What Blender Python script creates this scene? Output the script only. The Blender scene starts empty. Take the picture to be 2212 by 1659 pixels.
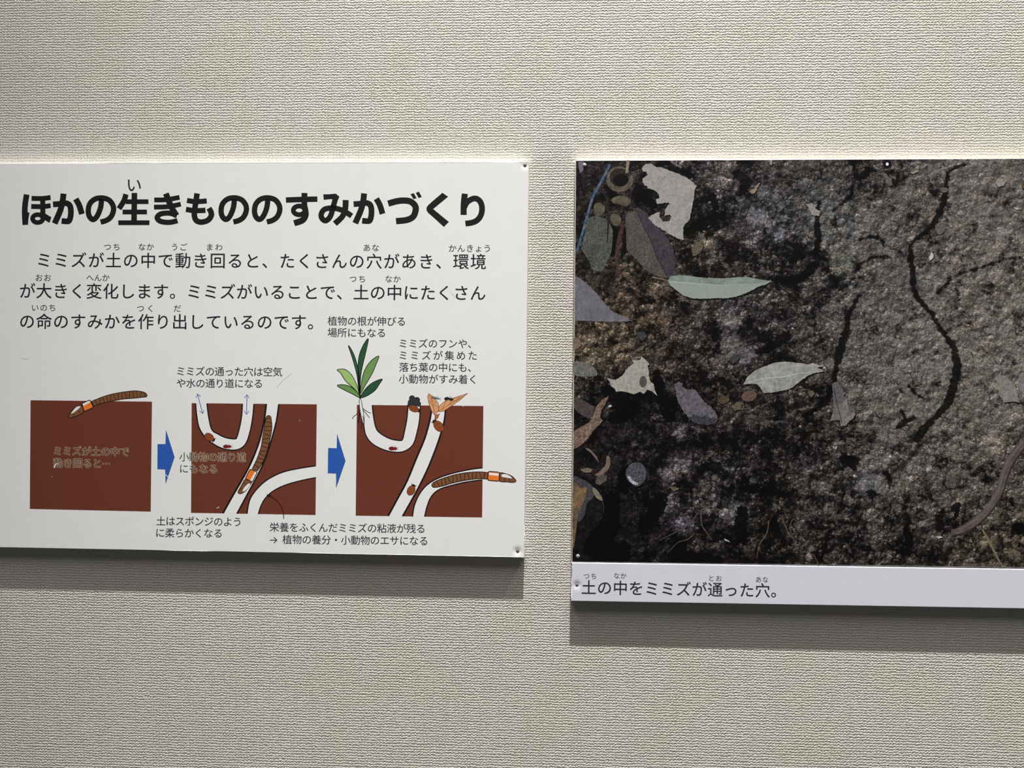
import bpy, math, random
import numpy as np
from mathutils import Vector, Matrix

random.seed(7)
rng = np.random.default_rng(11)
scene = bpy.context.scene
C = scene.collection

# ------------------------------------------------------------------ camera
F = 1600.0                       # focal length in pixels of the 2212 x 1659 frame
CAM = Vector((0.03, -0.80, 1.50))
YAW, ROLL = math.atan(0.0376), math.radians(0.60)
fw = Vector((-math.sin(YAW), math.cos(YAW), 0))
rt0 = Vector((math.cos(YAW), math.sin(YAW), 0)); up0 = Vector((0, 0, 1))
rt = rt0 * math.cos(ROLL) + up0 * math.sin(ROLL)
up = up0 * math.cos(ROLL) - rt0 * math.sin(ROLL)
cam_d = bpy.data.cameras.new('camera'); cam = bpy.data.objects.new('camera', cam_d); C.objects.link(cam)
cam_d.sensor_width = 36; cam_d.sensor_fit = 'HORIZONTAL'; cam_d.lens = 36 * F / 2212
cam_d.clip_start = 0.02
m = Matrix.Identity(4)
for i, a in enumerate((rt, up, -fw)):
    for j in range(3): m[j][i] = a[j]
m.translation = CAM
cam.matrix_world = m
scene.camera = cam

# ------------------------------------------------------------------ light and exposure
w = bpy.data.worlds.new('room_light'); scene.world = w; w.use_nodes = True
wb = w.node_tree.nodes['Background']
wb.inputs[0].default_value = (1.0, 0.975, 0.95, 1); wb.inputs[1].default_value = 0.055

def spot(name, loc, aim, power, size, blend, radius, colour=(1, 0.985, 0.945)):
    d = bpy.data.lights.new(name, 'SPOT'); o = bpy.data.objects.new(name, d); C.objects.link(o)
    d.energy = power; d.spot_size = math.radians(size); d.spot_blend = blend; d.shadow_soft_size = radius
    d.color = colour
    o.location = loc
    o.rotation_euler = (Vector(aim) - Vector(loc)).to_track_quat('-Z', 'Y').to_euler()
    return o
LIGHT_H = 8.0                   # lamps on the high ceiling of the hall
spot('track_spotlight', (0.19, -1.19, LIGHT_H), (0.29, 0, 0.9), 4900, 21.5, 1.0, 0.034)
spot('track_spotlight', (3.3, -1.19, LIGHT_H), (0.20, 0, 1.1), 400, 23, 1.0, 0.07)
spot('track_spotlight', (-2.9, -1.19, LIGHT_H), (-0.20, 0, 1.1), 230, 23, 1.0, 0.07)

ld = bpy.data.lights.new('ceiling_light', 'AREA'); lo = bpy.data.objects.new('ceiling_light', ld); C.objects.link(lo)
ld.shape = 'RECTANGLE'; ld.size = 4.6; ld.size_y = 2.6; ld.energy = 140; ld.color = (1, 0.975, 0.95)
lo.location = (0.3, -1.8, 6.0); lo.rotation_euler = (Vector((0.1, 0, 1.4)) - lo.location).to_track_quat('-Z', 'Y').to_euler()
vs = scene.view_settings
vs.view_transform = 'Standard'; vs.look = 'None'; vs.exposure = 0.0; vs.gamma = 1.0; vs.use_curve_mapping = False

# ------------------------------------------------------------------ helpers
T_TEXT, T_PHOTO, T_STRIP = 0.0085, 0.0085, 0.0090       # board thicknesses
STEP = 4e-6                                           # thickness of one layer of ink

def P(px, py, y=0.0):
    """photograph pixel -> point on the plane at depth y (the wall is y = 0)"""
    r = fw + rt * ((px - 1106.0) / F) - up * ((py - 829.5) / F)
    t = (y - CAM.y) / r.y
    return CAM + r * t

def tag(o, label=None, cat=None, group=None, kind=None):
    if label: o['label'] = label
    if cat: o['category'] = cat
    if group: o['group'] = group
    if kind: o['kind'] = kind
    return o

def lin(c):
    return tuple((v / 255 / 12.92) if v / 255 <= 0.04045 else ((v / 255 + 0.055) / 1.055) ** 2.4 for v in c)
K = 0.86                                                # display value of a white print under these lamps
def base(c):
    return tuple(min(0.95, v / K) for v in lin(c))

MATS = {}
def ink(name, rgb, rough=0.45, noise=0.0, nscale=900.0, spec=0.25):
    """a flat printed colour, with optional fine mottling of the print"""
    if name in MATS: return MATS[name]
    mt = bpy.data.materials.new(name); mt.use_nodes = True
    nt = mt.node_tree; b = nt.nodes['Principled BSDF']
    b.inputs['Roughness'].default_value = rough
    b.inputs['Specular IOR Level'].default_value = spec
    c = base(rgb)
    if noise > 0:
        tc = nt.nodes.new('ShaderNodeTexCoord')
        n = nt.nodes.new('ShaderNodeTexNoise'); n.inputs['Scale'].default_value = nscale; n.inputs['Detail'].default_value = 4
        mp = nt.nodes.new('ShaderNodeMapRange')
        mp.inputs['From Min'].default_value = 0.3; mp.inputs['From Max'].default_value = 0.7
        mp.inputs['To Min'].default_value = 1 - noise; mp.inputs['To Max'].default_value = 1 + noise
        mx = nt.nodes.new('ShaderNodeVectorMath'); mx.operation = 'SCALE'
        mx.inputs[0].default_value = c
        nt.links.new(tc.outputs['Object'], n.inputs['Vector'])
        nt.links.new(n.outputs[0], mp.inputs['Value']); nt.links.new(mp.outputs[0], mx.inputs['Scale'])
        nt.links.new(mx.outputs[0], b.inputs['Base Color'])
    else:
        b.inputs['Base Color'].default_value = (*c, 1)
    MATS[name] = mt
    return mt

def spline(pts, closed=False, n=6):
    p = [np.array(q, float) for q in pts]; out = []
    N = len(p)
    for i in range(N if closed else N - 1):
        if closed: a, b, c, d = p[(i - 1) % N], p[i], p[(i + 1) % N], p[(i + 2) % N]
        else: a, b, c, d = p[max(i - 1, 0)], p[i], p[i + 1], p[min(i + 2, N - 1)]
        for k in range(n):
            t = k / n
            out.append(0.5 * (2 * b + (c - a) * t + (2 * a - 5 * b + 4 * c - d) * t * t + (3 * b - a - 3 * c + d) * t ** 3))
    if not closed: out.append(p[-1])
    return [tuple(q) for q in out]

class Sheet:
    """flat printed artwork: polygons given in photograph pixels, laid on a board's face"""
    def __init__(s, depth): s.depth = depth; s.v = []; s.f = []; s.mi = []; s.mats = []
    def _m(s, mat):
        if mat not in s.mats: s.mats.append(mat)
        return s.mats.index(mat)
    def _y(s, layer): s.n = (getattr(s, 'n', 0) + 1) % 14; return -s.depth - STEP * layer - 2.6e-7 * s.n
    def poly(s, pts, mat, layer=1):
        k = len(s.v); yy = s._y(layer); s.v += [P(x, y, yy) for x, y in pts]
        a = sum(pts[i][0] * pts[(i + 1) % len(pts)][1] - pts[(i + 1) % len(pts)][0] * pts[i][1] for i in range(len(pts)))
        idx = list(range(k, k + len(pts)))
        if a > 0: idx.reverse()
        s.f.append(idx); s.mi.append(s._m(mat))
    def blob(s, pts, mat, layer=1, n=6): s.poly(spline(pts, True, n), mat, layer)
    def rough(s, pts, mat, layer=1, amp=1.0, step=2.5):
        """polygon with slightly ragged outline"""
        out = []; N = len(pts)
        for i in range(N):
            a, b = np.array(pts[i], float), np.array(pts[(i + 1) % N], float)
            L = np.hypot(*(b - a)); k = max(1, int(L / step))
            nrm = np.array([-(b - a)[1], (b - a)[0]]) / max(L, 1e-6)
            for j in range(k):
                q = a + (b - a) * j / k
                if j: q = q + nrm * rng.normal(0, amp * 0.5)
                out.append(tuple(q))
        s.poly(out, mat, layer)
    def ellipse(s, cx, cy, rx, ry, mat, layer=1, rot=0, n=24):
        c, d = math.cos(rot), math.sin(rot)
        s.poly([(cx + rx * math.cos(t) * c - ry * math.sin(t) * d, cy + rx * math.cos(t) * d + ry * math.sin(t) * c)
                for t in [2 * math.pi * i / n for i in range(n)]], mat, layer)
    def ribbon(s, pts, width, mat, layer=1, closed=False, smooth=True, n=6):
        """a stroke of the given width along a line; width may be a list, one per point"""
        wl = width if isinstance(width, (list, tuple)) else [width] * len(pts)
        p3 = [(x, y, ww) for (x, y), ww in zip(pts, wl)]
        q = [np.array(a) for a in (spline(p3, closed, n) if smooth else p3)]
        N = len(q); k = len(s.v); yy = s._y(layer)
        for i in range(N):
            a = q[(i - 1) % N] if closed else q[max(i - 1, 0)]
            b = q[(i + 1) % N] if closed else q[min(i + 1, N - 1)]
            d = (b - a)[:2]; d = d / max(np.hypot(*d), 1e-9)
            nr = np.array([-d[1], d[0]]) * q[i][2] / 2
            s.v += [P(*(q[i][:2] + nr), yy), P(*(q[i][:2] - nr), yy)]
        for i in range(N if closed else N - 1):
            a, b = k + 2 * i, k + 2 * ((i + 1) % N)
            s.f.append([a, b, b + 1, a + 1]); s.mi.append(s._m(mat))
    def build(s, name, parent, label=None):
        me = bpy.data.meshes.new(name)
        org = sum(s.v, Vector()) / len(s.v)
        me.from_pydata([tuple(v - org) for v in s.v], [], s.f)
        for mt in s.mats: me.materials.append(mt)
        me.polygons.foreach_set('material_index', s.mi)
        me.update()
        o = bpy.data.objects.new(name, me); C.objects.link(o)
        o.location = org
        if parent:
            o.parent = parent
            o.location = org - WORLD[parent.name]
        WORLD[o.name] = org
        if label: o['label'] = label
        return o
WORLD = {}                                              # world position of every (unrotated) parent

def empty(name, loc, label, cat, group=None):
    o = bpy.data.objects.new(name, None); C.objects.link(o); o.location = loc
    o.empty_display_size = 0.05
    WORLD[o.name] = Vector(loc)
    return tag(o, label, cat, group)

# ---- glyph outlines from the built-in font
GL = {}
def glyph(ch, fat=0.0):
    k = (ch, round(fat, 4))
    if k in GL: return GL[k]
    cu = bpy.data.curves.new('glyph', 'FONT'); cu.body = ch; cu.size = 1; cu.offset = fat; cu.resolution_u = 3
    o = bpy.data.objects.new('glyph', cu); C.objects.link(o)
    e = o.evaluated_get(bpy.context.evaluated_depsgraph_get()); me = e.to_mesh()
    v = [(a.co.x, a.co.y) for a in me.vertices]; f = [list(p.vertices) for p in me.polygons]
    e.to_mesh_clear(); bpy.data.objects.remove(o); bpy.data.curves.remove(cu)
    GL[k] = (v, f); return GL[k]

def write(s, text, x0, x1, yl, yr, em, mat, layer=3, fat=0.0, tall=1.0, halo=None):
    if halo is None: halo = (mat, em * 0.016)                # a little extra stroke weight
    """one line of text whose ink runs from x0 to x1 and whose character centres run from yl to yr"""
    n = len(text); g0, gn = glyph(text[0])[0], glyph(text[-1])[0]
    a = (min(p[0] for p in g0) - 0.5) * em; b = (max(p[0] for p in gn) - 0.5) * em
    if n == 1: c0 = (x0 + x1) / 2; pitch = 0
    else: c0 = x0 - a; pitch = (x1 - b - c0) / (n - 1)
    sl = (yr - yl) / max(x1 - x0, 1); mi = s._m(mat)
    for i, ch in enumerate(text):
        if ch in ' \u3000': continue
        v, f = glyph(ch, fat)
        cx = c0 + pitch * i; cy = yl + (cx - x0) * sl
        k = len(s.v); yy = s._y(layer); pts = []
        for (u, t) in v:
            dx = (u - 0.5) * em; dy = -(t - 0.36) * em * tall
            pts.append((cx + dx - 0.0117 * dy, cy + dy + sl * dx))
        s.v += [P(x, y, yy) for x, y in pts]
        for q in f: s.f.append([k + j for j in q]); s.mi.append(mi)
        if halo:                                        # pale rim following every outline
            seen = {}
            for q in f:
                for a, b in zip(q, q[1:] + q[:1]): seen[frozenset((a, b))] = None if frozenset((a, b)) in seen else (a, b)
            for e in seen.values():
                if e and e[0] != e[1] and (len(halo) < 3 or pts[e[0]][0] > halo[2]): s.ribbon([pts[e[0]], pts[e[1]]], halo[1], halo[0], layer - (1 if halo[0] is not mat else 0), smooth=False)

def Z(x0, y0, k):
    return lambda pts: [(x0 + x / k, y0 + y / k) for x, y in pts]

# ------------------------------------------------------------------ wall: woven vinyl wallpaper
def node_math(nt, op, a, b=None, c=None, clamp=False):
    n = nt.nodes.new('ShaderNodeMath'); n.operation = op; n.use_clamp = clamp
    for i, x in enumerate((a, b, c)):
        if x is None: continue
        if isinstance(x, (int, float)): n.inputs[i].default_value = x
        else: nt.links.new(x, n.inputs[i])
    return n.outputs[0]

def noise(nt, vec, scale, detail=2, rough=0.5, dist=0.0, dims='3D'):
    n = nt.nodes.new('ShaderNodeTexNoise'); n.noise_dimensions = dims
    n.inputs['Scale'].default_value = scale; n.inputs['Detail'].default_value = detail
    n.inputs['Roughness'].default_value = rough; n.inputs['Distortion'].default_value = dist
    nt.links.new(vec, n.inputs['Vector']); return n

def wallpaper():
    mt = bpy.data.materials.new('woven_wallpaper'); mt.use_nodes = True
    nt = mt.node_tree; b = nt.nodes['Principled BSDF']; L = nt.links.new; M = lambda *a, **k: node_math(nt, *a, **k)
    tc = nt.nodes.new('ShaderNodeTexCoord'); obj = tc.outputs['Object']
    sep = nt.nodes.new('ShaderNodeSeparateXYZ'); L(obj, sep.inputs[0])
    X, Zc = sep.outputs['X'], sep.outputs['Z']
    n1 = noise(nt, obj, 95, 2); n2 = noise(nt, obj, 330, 2); n3 = noise(nt, obj, 14, 2)
    s1 = nt.nodes.new('ShaderNodeSeparateColor'); L(n1.outputs['Color'], s1.inputs[0])
    s2 = nt.nodes.new('ShaderNodeSeparateColor'); L(n2.outputs['Color'], s2.inputs[0])
    PX, PZ = 0.0034, 0.00292
    xd = M('ADD', X, M('ADD', M('MULTIPLY', M('SUBTRACT', s1.outputs[0], 0.5), 0.0046), M('MULTIPLY', M('SUBTRACT', s2.outputs[0], 0.5), 0.0028)))
    zd = M('ADD', Zc, M('ADD', M('MULTIPLY', M('SUBTRACT', s1.outputs[1], 0.5), 0.0020), M('MULTIPLY', M('SUBTRACT', s2.outputs[1], 0.5), 0.0032)))
    bead0 = M('ABSOLUTE', M('SINE', M('MULTIPLY', M('DIVIDE', xd, PX), math.pi)))
    zr = M('SUBTRACT', M('DIVIDE', zd, PZ), M('MULTIPLY', M('POWER', bead0, 0.7), 0.30)); row = M('FLOOR', zr)
    cord = M('ABSOLUTE', M('SINE', M('MULTIPLY', zr, math.pi)))            # horizontal cords
    cord = M('POWER', cord, 0.8)
    wn = nt.nodes.new('ShaderNodeTexWhiteNoise'); wn.noise_dimensions = '1D'; L(row, wn.inputs['W'])
    xr = M('ADD', M('DIVIDE', xd, PX), M('MULTIPLY', wn.outputs['Value'], 0.30))
    bead = M('ABSOLUTE', M('SINE', M('MULTIPLY', xr, math.pi)))             # the beads along a cord
    bead = M('POWER', bead, 0.6)
    # some gaps between beads open into vertical seams that run over several cords
    cv = nt.nodes.new('ShaderNodeCombineXYZ'); L(M('ROUND', M('DIVIDE', xd, PX)), cv.inputs[0]); L(M('FLOOR', M('DIVIDE', M('ADD', zd, M('MULTIPLY', n3.outputs[0], 0.09)), 0.024)), cv.inputs[1])
    w2 = nt.nodes.new('ShaderNodeTexWhiteNoise'); w2.noise_dimensions = '2D'; L(cv.outputs[0], w2.inputs['Vector'])
    dep = M('ADD', 0.50, M('MULTIPLY', M('POWER', w2.outputs['Value'], 2.0), 0.50))
    ridge = M('ADD', M('SUBTRACT', 1.0, dep), M('MULTIPLY', bead, dep))
    h = M('MULTIPLY', M('ADD', 0.12, M('MULTIPLY', cord, 0.88)), ridge)
    fine = noise(nt, obj, 620, 3, 0.62)
    h = M('ADD', h, M('MULTIPLY', fine.outputs[0], 0.62))
    bump = nt.nodes.new('ShaderNodeBump'); bump.inputs['Strength'].default_value = 1.0; bump.inputs['Distance'].default_value = 0.00040
    L(h, bump.inputs['Height']); L(bump.outputs[0], b.inputs['Normal'])
    cr = nt.nodes.new('ShaderNodeMixRGB'); cr.blend_type = 'MIX'
    cr.inputs[1].default_value = (0.640, 0.619, 0.542, 1); cr.inputs[2].default_value = (0.664, 0.626, 0.570, 1)
    cmask = M('MULTIPLY', M('SUBTRACT', n3.outputs[0], 0.42), 6.0, clamp=True)
    L(cmask, cr.inputs[0])
    # base colour darkens in the grooves between the cords
    pore = M('SUBTRACT', 1.0, M('MULTIPLY', M('POWER', M('SUBTRACT', 1.0, M('MINIMUM', h, 1.0)), 2.4), 0.55))
    sc = nt.nodes.new('ShaderNodeVectorMath'); sc.operation = 'SCALE'
    L(cr.outputs[0], sc.inputs[0]); L(pore, sc.inputs['Scale']); L(sc.outputs[0], b.inputs['Base Color'])
    b.inputs['Roughness'].default_value = 0.62; b.inputs['Specular IOR Level'].default_value = 0.25
    return mt

def box(name, lo, hi, mat, bevel=0):
    x0, y0, z0 = lo; x1, y1, z1 = hi
    v = [(x0, y0, z0), (x1, y0, z0), (x1, y1, z0), (x0, y1, z0), (x0, y0, z1), (x1, y0, z1), (x1, y1, z1), (x0, y1, z1)]
    f = [(0, 3, 2, 1), (4, 5, 6, 7), (0, 1, 5, 4), (1, 2, 6, 5), (2, 3, 7, 6), (3, 0, 4, 7)]
    me = bpy.data.meshes.new(name); me.from_pydata(v, [], f); me.materials.append(mat); me.update()
    o = bpy.data.objects.new(name, me); C.objects.link(o); return o

wall = box('wall_back', (-2.6, 0, 0.0), (2.8, 0.12, 8.2), wallpaper())
tag(wall, 'cream woven-texture wallpapered wall behind the panels', 'wall', kind='structure')

# ------------------------------------------------------------------ boards
def line_y(p, q, x): return p[1] + (q[1] - p[1]) * (x - p[0]) / (q[0] - p[0])

def board(name, corners, t, mat, parent, dimples=(), edge_mat=None):
    """foam board: front face at y = -t from four corner pixels (TL, TR, BR, BL), rounded front arris, back on the wall"""
    TL, TR, BR, BL = [P(*c, -t) for c in corners]
    W, H = (TR - TL).length, (TL - BL).length
    us, vs_ = {0.0, 1.0}, {0.0, 1.0}
    for i in range(1, 12): us.add(i / 12); vs_.add(i / 12)
    for q in (0.0007,): us |= {q / W, 1 - q / W}; vs_ |= {q / H, 1 - q / H}
    R = 0.011
    dl = [(P(dx, dy, -t), depth, sg) for dx, dy, depth, sg in dimples]
    for p, depth, sg in dl:
        u = (p - TL).dot((TR - TL).normalized()) / W; v = (TL - p).z / H
        for k in range(-22, 23):
            for st, val, L in ((us, u, W), (vs_, v, H)):
                q = val + k * R / 22 / L
                if 0 < q < 1: st.add(round(q, 6))
    us, vs_ = sorted(us), sorted(vs_)
    r = 0.0004
    V, Fc, ring = [], [], []
    org = (TL + TR + BL + BR) / 4 + Vector((0, t, 0))
    def at(u, v, y):
        a = TL.lerp(TR, u); b = BL.lerp(BR, u); p = a.lerp(b, v); return Vector((p.x, y, p.z))
    nu, nv = len(us), len(vs_)
    for j, v in enumerate(vs_):
        for i, u in enumerate(us):
            p = at(u, v, -t)
            if i == 0: p.x += r
            if i == nu - 1: p.x -= r
            if j == 0: p.z -= r
            if j == nv - 1: p.z += r
            for q, depth, sg in dl:
                d2 = (p.x - q.x) ** 2 + (p.z - q.z) ** 2
                p.y += depth * math.exp(-d2 / (2 * sg * sg))
            V.append(p)
    for j in range(nv - 1):
        for i in range(nu - 1):
            a = j * nu + i; Fc.append((a, a + nu, a + nu + 1, a + 1))
    nfront = len(Fc)
    loop = [(0, i) for i in range(nu)] + [(j, nu - 1) for j in range(1, nv)] + [(nv - 1, i) for i in range(nu - 2, -1, -1)] + [(j, 0) for j in range(nv - 2, 0, -1)]
    first = [j * nu + i for j, i in loop]
    prev = first
    for y in (-t + r, -0.0002):
        cur = []
        for j, i in loop:
            cur.append(len(V)); V.append(at(us[i], vs_[j], y))
        n = len(loop)
        for k in range(n): Fc.append((prev[k], prev[(k + 1) % n], cur[(k + 1) % n], cur[k]))
        prev = cur
    Fc.append(tuple(prev))
    me = bpy.data.meshes.new(name); me.from_pydata([tuple(p - org) for p in V], [], Fc)
    me.materials.append(mat)
    if edge_mat:
        me.materials.append(edge_mat)
        me.polygons.foreach_set('material_index', [0] * nfront + [1] * (len(Fc) - nfront))
    me.polygons.foreach_set('use_smooth', [True] * nfront + [False] * (len(Fc) - nfront))
    me.update()
    o = bpy.data.objects.new(name, me); C.objects.link(o); o.parent = parent
    o.location = org - WORLD[parent.name]; WORLD[o.name] = org
    return o

WHITE = ink('white_print_paper', (232, 232, 232), 0.42, 0.012, 60)
STRIPW = ink('cool_white_print_paper', (213, 214, 225), 0.42, 0.012, 60)
EDGE = ink('foam_board_edge', (226, 218, 212), 0.6)
BLACK = ink('black_ink', (30, 27, 27)); DARK = ink('dark_grey_ink', (38, 38, 41)); GREYT = ink('grey_text_ink', (56, 56, 60))
LINE = ink('outline_ink', (26, 20, 20)); BROWN = ink('soil_brown_ink', (108, 56, 42), 0.45, 0.05, 1400)
BLUE = ink('arrow_blue_ink', (46, 92, 176)); THINBLUE = ink('thin_arrow_blue_ink', (62, 98, 170)); NAVY = ink('arrow_border_ink', (36, 60, 112))
GLOW = ink('lettering_halo_ink', (196, 166, 142)); TAUPE = ink('lettering_on_brown_ink', (46, 36, 32))
WORM = ink('worm_brown_ink', (124, 82, 52)); ORANGE = ink('saddle_orange_ink', (240, 124, 50), 0.45, 0.05, 500); SHINE = ink('highlight_white_ink', (244, 240, 238))
TUBE = ink('tunnel_white_ink', (234, 234, 238))

panel = empty('information_panel', P(560, 1190, -0.004), 'white printed panel with a bold heading, paragraph and brown earthworm diagrams', 'information panel')
ptl, ptr, pbr, pbl = (0, 352.3), (1143, 349.5), (1133, 1204.3), (0, 1183.0)
XL = -52
board('board', [(XL, line_y(ptl, ptr, XL)), ptr, pbr, (XL - 0.5, line_y(pbl, pbr, XL))], T_TEXT, WHITE, panel,
      dimples=[(1134, 358, 0.00042, 0.0022), (1118, 1191, 0.00060, 0.0027)])

# ---- heading: bold brush-width strokes
H1, H2, H3, H4 = Z(40, 380, 7.9), Z(310, 380, 7.9), Z(560, 380, 7.9), Z(800, 380, 7.9)
hd = Sheet(T_TEXT)
def st(z, pts, wd, **k): hd.ribbon(z(pts), [a / 7.9 for a in wd] if isinstance(wd, list) else wd / 7.9, BLACK, 3, **k)
def pl(z, pts): hd.poly(z(pts), BLACK, 3)
def sh(pts, dx, dy=0): return [(x + dx, y + dy) for x, y in pts]
# ho
st(H1, [(139, 317), (115, 470), (106, 620), (116, 836)], 98); pl(H1, [(140, 610), (188, 632), (168, 740), (163, 835), (110, 835), (110, 620)])
st(H1, [(222, 383), (400, 386), (547, 368)], 84); st(H1, [(216, 521), (400, 524), (548, 507)], 84)
st(H1, [(412, 380), (414, 560), (416, 720)], 88)
st(H1, [(328 + 88 * math.cos(a), 728 + 67 * math.sin(a)) for a in [i * math.pi / 8 for i in range(16)]], 80, closed=True, n=3)
pl(H1, [(440, 632), (562, 705), (528, 803), (420, 735)])
# ka
KA = [([(588, 486), (700, 478), (810, 466), (875, 505), (894, 600), (886, 700), (862, 766), (820, 776), (734, 768)], 99),
      ([(768, 302), (752, 430), (712, 590), (616, 812)], 102), ([(975, 393), (1035, 500), (1082, 652)], 100)]
for p, wd in KA: st(H1, p, wd)
# no
NO = [(1418, 390), (1400, 540), (1345, 680), (1278, 745), (1215, 700), (1190, 600), (1215, 480), (1300, 398), (1420, 376), (1540, 410), (1610, 500), (1619, 600), (1572, 705), (1492, 762), (1400, 788)]
st(H1, NO, 92)
# sei
st(H1, [(1834, 312), (1796, 430), (1714, 560)], 92); st(H1, [(1978, 290), (1971, 800)], 96, smooth=False)
for a, b, y in ((1830, 2218, 440), (1775, 2192, 616), (1702, 2234, 799)): st(H1, [(a, y), (b, y)], 82, smooth=False)
# ki
st(H2, [(182, 410), (390, 405), (615, 366)], 83); st(H2, [(178, 532), (420, 525), (637, 481)], 83)
st(H2, [(382, 300), (428, 420), (490, 560), (566, 678)], 102)
st(H2, [(572, 680), (470, 640), (370, 636), (280, 655), (232, 712), (275, 768), (380, 792), (480, 788), (580, 762)], 90)
# mo
st(H2, [(742, 418), (850, 436), (950, 437), (1080, 427)], 88); st(H2, [(724, 570), (840, 590), (950, 592), (1058, 586)], 90)
st(H2, [(914, 298), (896, 430), (870, 600), (872, 700), (910, 768), (1000, 788), (1100, 755), (1156, 680), (1150, 612), (1115, 550)], 96)
# no no
st(H2, sh(NO, 134, -2), 92); st(H2, sh(NO, 704, -2), 92)
# su
st(H3, [(455, 412), (720, 402), (992, 396)], 94); st(H3, [(773, 291), (770, 480), (792, 600), (788, 680), (735, 758), (595, 808)], [102, 98, 98, 104, 108, 106])
st(H3, [(680 + 98 * math.cos(a), 588 + 74 * math.sin(a)) for a in [i * math.pi / 8 for i in range(16)]], 84, closed=True, n=3)
# mi
pl(H3, [(1092, 314), (1200, 312), (1305, 302), (1368, 352), (1350, 400), (1200, 398), (1100, 410)])
st(H3, [(1312, 350), (1272, 490), (1228, 655), (1180, 735), (1120, 764), (1064, 712), (1062, 640), (1112, 572), (1205, 550), (1320, 557), (1450, 602), (1577, 684)], 94)
st(H3, [(1475, 411), (1467, 560), (1420, 690), (1290, 815)], [102, 100, 96, 102])
for p, wd in KA: st(H3, sh(p, 1022, -4), wd)
# zu
st(H4, [(304, 474), (430, 437), (560, 420), (685, 438), (764, 510), (772, 590), (730, 695), (620, 752), (438, 772)], 108)
pl(H4, [(685, 312), (742, 293), (790, 380), (735, 397)]); pl(H4, [(775, 288), (830, 268), (878, 358), (825, 380)])
# ku
pl(H4, [(1230, 288), (1328, 355), (1073, 565), (1340, 785), (1255, 872), (1100, 730), (985, 630), (960, 590), (957, 560), (964, 530), (985, 500), (1080, 415)])
# ri
st(H4, [(1613, 303), (1594, 480), (1592, 666)], 104)
st(H4, [(1600, 540), (1660, 440), (1780, 384), (1868, 430), (1906, 540), (1890, 660), (1830, 750), (1740, 796), (1622, 814)], 99)
hd.build('heading_lettering', panel, 'large bold black heading')

def ruby(s, t, cx, cy, em=17.2, sl=0.003, mat=None):
    hw = len(t) * em / 2 - 0.8
    write(s, t, cx - hw, cx + hw, cy - sl * hw, cy + sl * hw, em, mat or GREYT)
def reading_aid(parent, depth, *a, **k):
    s = Sheet(depth); ruby(s, *a, **k); s.build('reading_aid', parent)
for t, x, y in (('つち', 241.4, 533.7), ('なか', 316, 533.7), ('うご', 387.9, 534), ('まわ', 463.8, 534.4), ('あな', 802, 535.6), ('かんきょう', 1014, 536.8),
                ('おお', 93.8, 600.2), ('へんか', 211.6, 600.2), ('つち', 771.8, 602.9), ('なか', 848.9, 603),
                ('いのち', 94.2, 665), ('つく', 312.7, 666.4), ('だ', 383, 666.6)):
    reading_aid(panel, T_TEXT, t, x, y, 18.0 if t == 'かんきょう' else 17.2)
reading_aid(panel, T_TEXT, 'い', 289.5, 400, 35, mat=DARK)

bd = Sheet(T_TEXT)
write(bd, 'ミミズが土の中で動き回ると、たくさんの穴があき、環境', 82.7, 1049.5, 562.3, 566, 35.6, DARK)
write(bd, 'が大きく変化します。ミミズがいることで、土の中にたくさん', 43.5, 1048.3, 628.8, 633.6, 35.6, DARK)
write(bd, 'の命のすみかを作り出しているのです。', 43.8, 676.2, 694.6, 696.6, 35.6, DARK)
bd.build('paragraph_lettering', panel, 'three lines of black paragraph text')

def caption(lines, label, halo=False, em=21.6):
    s = Sheet(T_TEXT)
    for t, x0, x1, yl, yr in lines:
        write(s, t, x0, x1, yl, yr, em, TAUPE if halo else GREYT, 8 if halo else 3, 0.0, halo=(GLOW, 1.9, 414.0 if x0 > 300 else 0) if halo else None)
    return s.build('caption_lettering', panel, label)
caption([('植物の根が伸びる', 707.8, 874.6, 693.6, 694.8), ('場所にもなる', 707.8, 831.5, 718.8, 719.6)], 'two-line caption above the green plant')
caption([('ミミズのフンや、', 863.5, 1017.5, 742.3, 742.9), ('ミミズが集めた', 863.5, 1029.7, 768, 768.6), ('落ち葉の中にも、', 862.4, 1017.3, 793.6, 794.3), ('小動物がすみ着く', 861.8, 1026.8, 818.9, 820)], 'four-line caption above the fallen leaves')
caption([('ミミズの通った穴は空気', 383, 609.5, 802.3, 803.8), ('や水の通り道になる', 382, 565.7, 828, 829)], 'two-line caption above the two thin blue arrows')
caption([('土はスポンジのよう', 337.8, 519.4, 1125.8, 1127.8), ('に柔らかくなる', 337.8, 478.6, 1151.4, 1152.6)], 'two-line caption below the first thick blue arrow')
caption([('栄養をふくんだミミズの粘液が残る', 582.6, 916.8, 1139, 1142.6), ('→', 583, 600, 1166, 1166), ('植物の養分・小動物のエサになる', 610.3, 922.8, 1165.6, 1169)], 'two-line caption under the black curved arrow')

# ------------------------------------------------------------------ the three soil diagrams
A3, A4, A5 = Z(0, 760, 3.606), Z(360, 760, 3.6075), Z(680, 720, 3.317)
def soil_square(corners, label):
    s = Sheet(T_TEXT); s.poly(corners, BROWN, 1)
    return s.build('soil_diagram', panel, label)
d1 = soil_square(A3([(238, 377), (1184, 388), (1174, 1245), (232, 1224)]), 'plain brown soil square')
d2 = soil_square(A4([(195, 400), (1170, 409), (1160, 1272), (190, 1255)]), 'brown soil square with tunnels and one worm inside')
d3 = soil_square(A5([(302, 513), (1208, 521), (1199, 1320), (293, 1307)]), 'brown soil square with tunnels, a plant and beetles')

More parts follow.
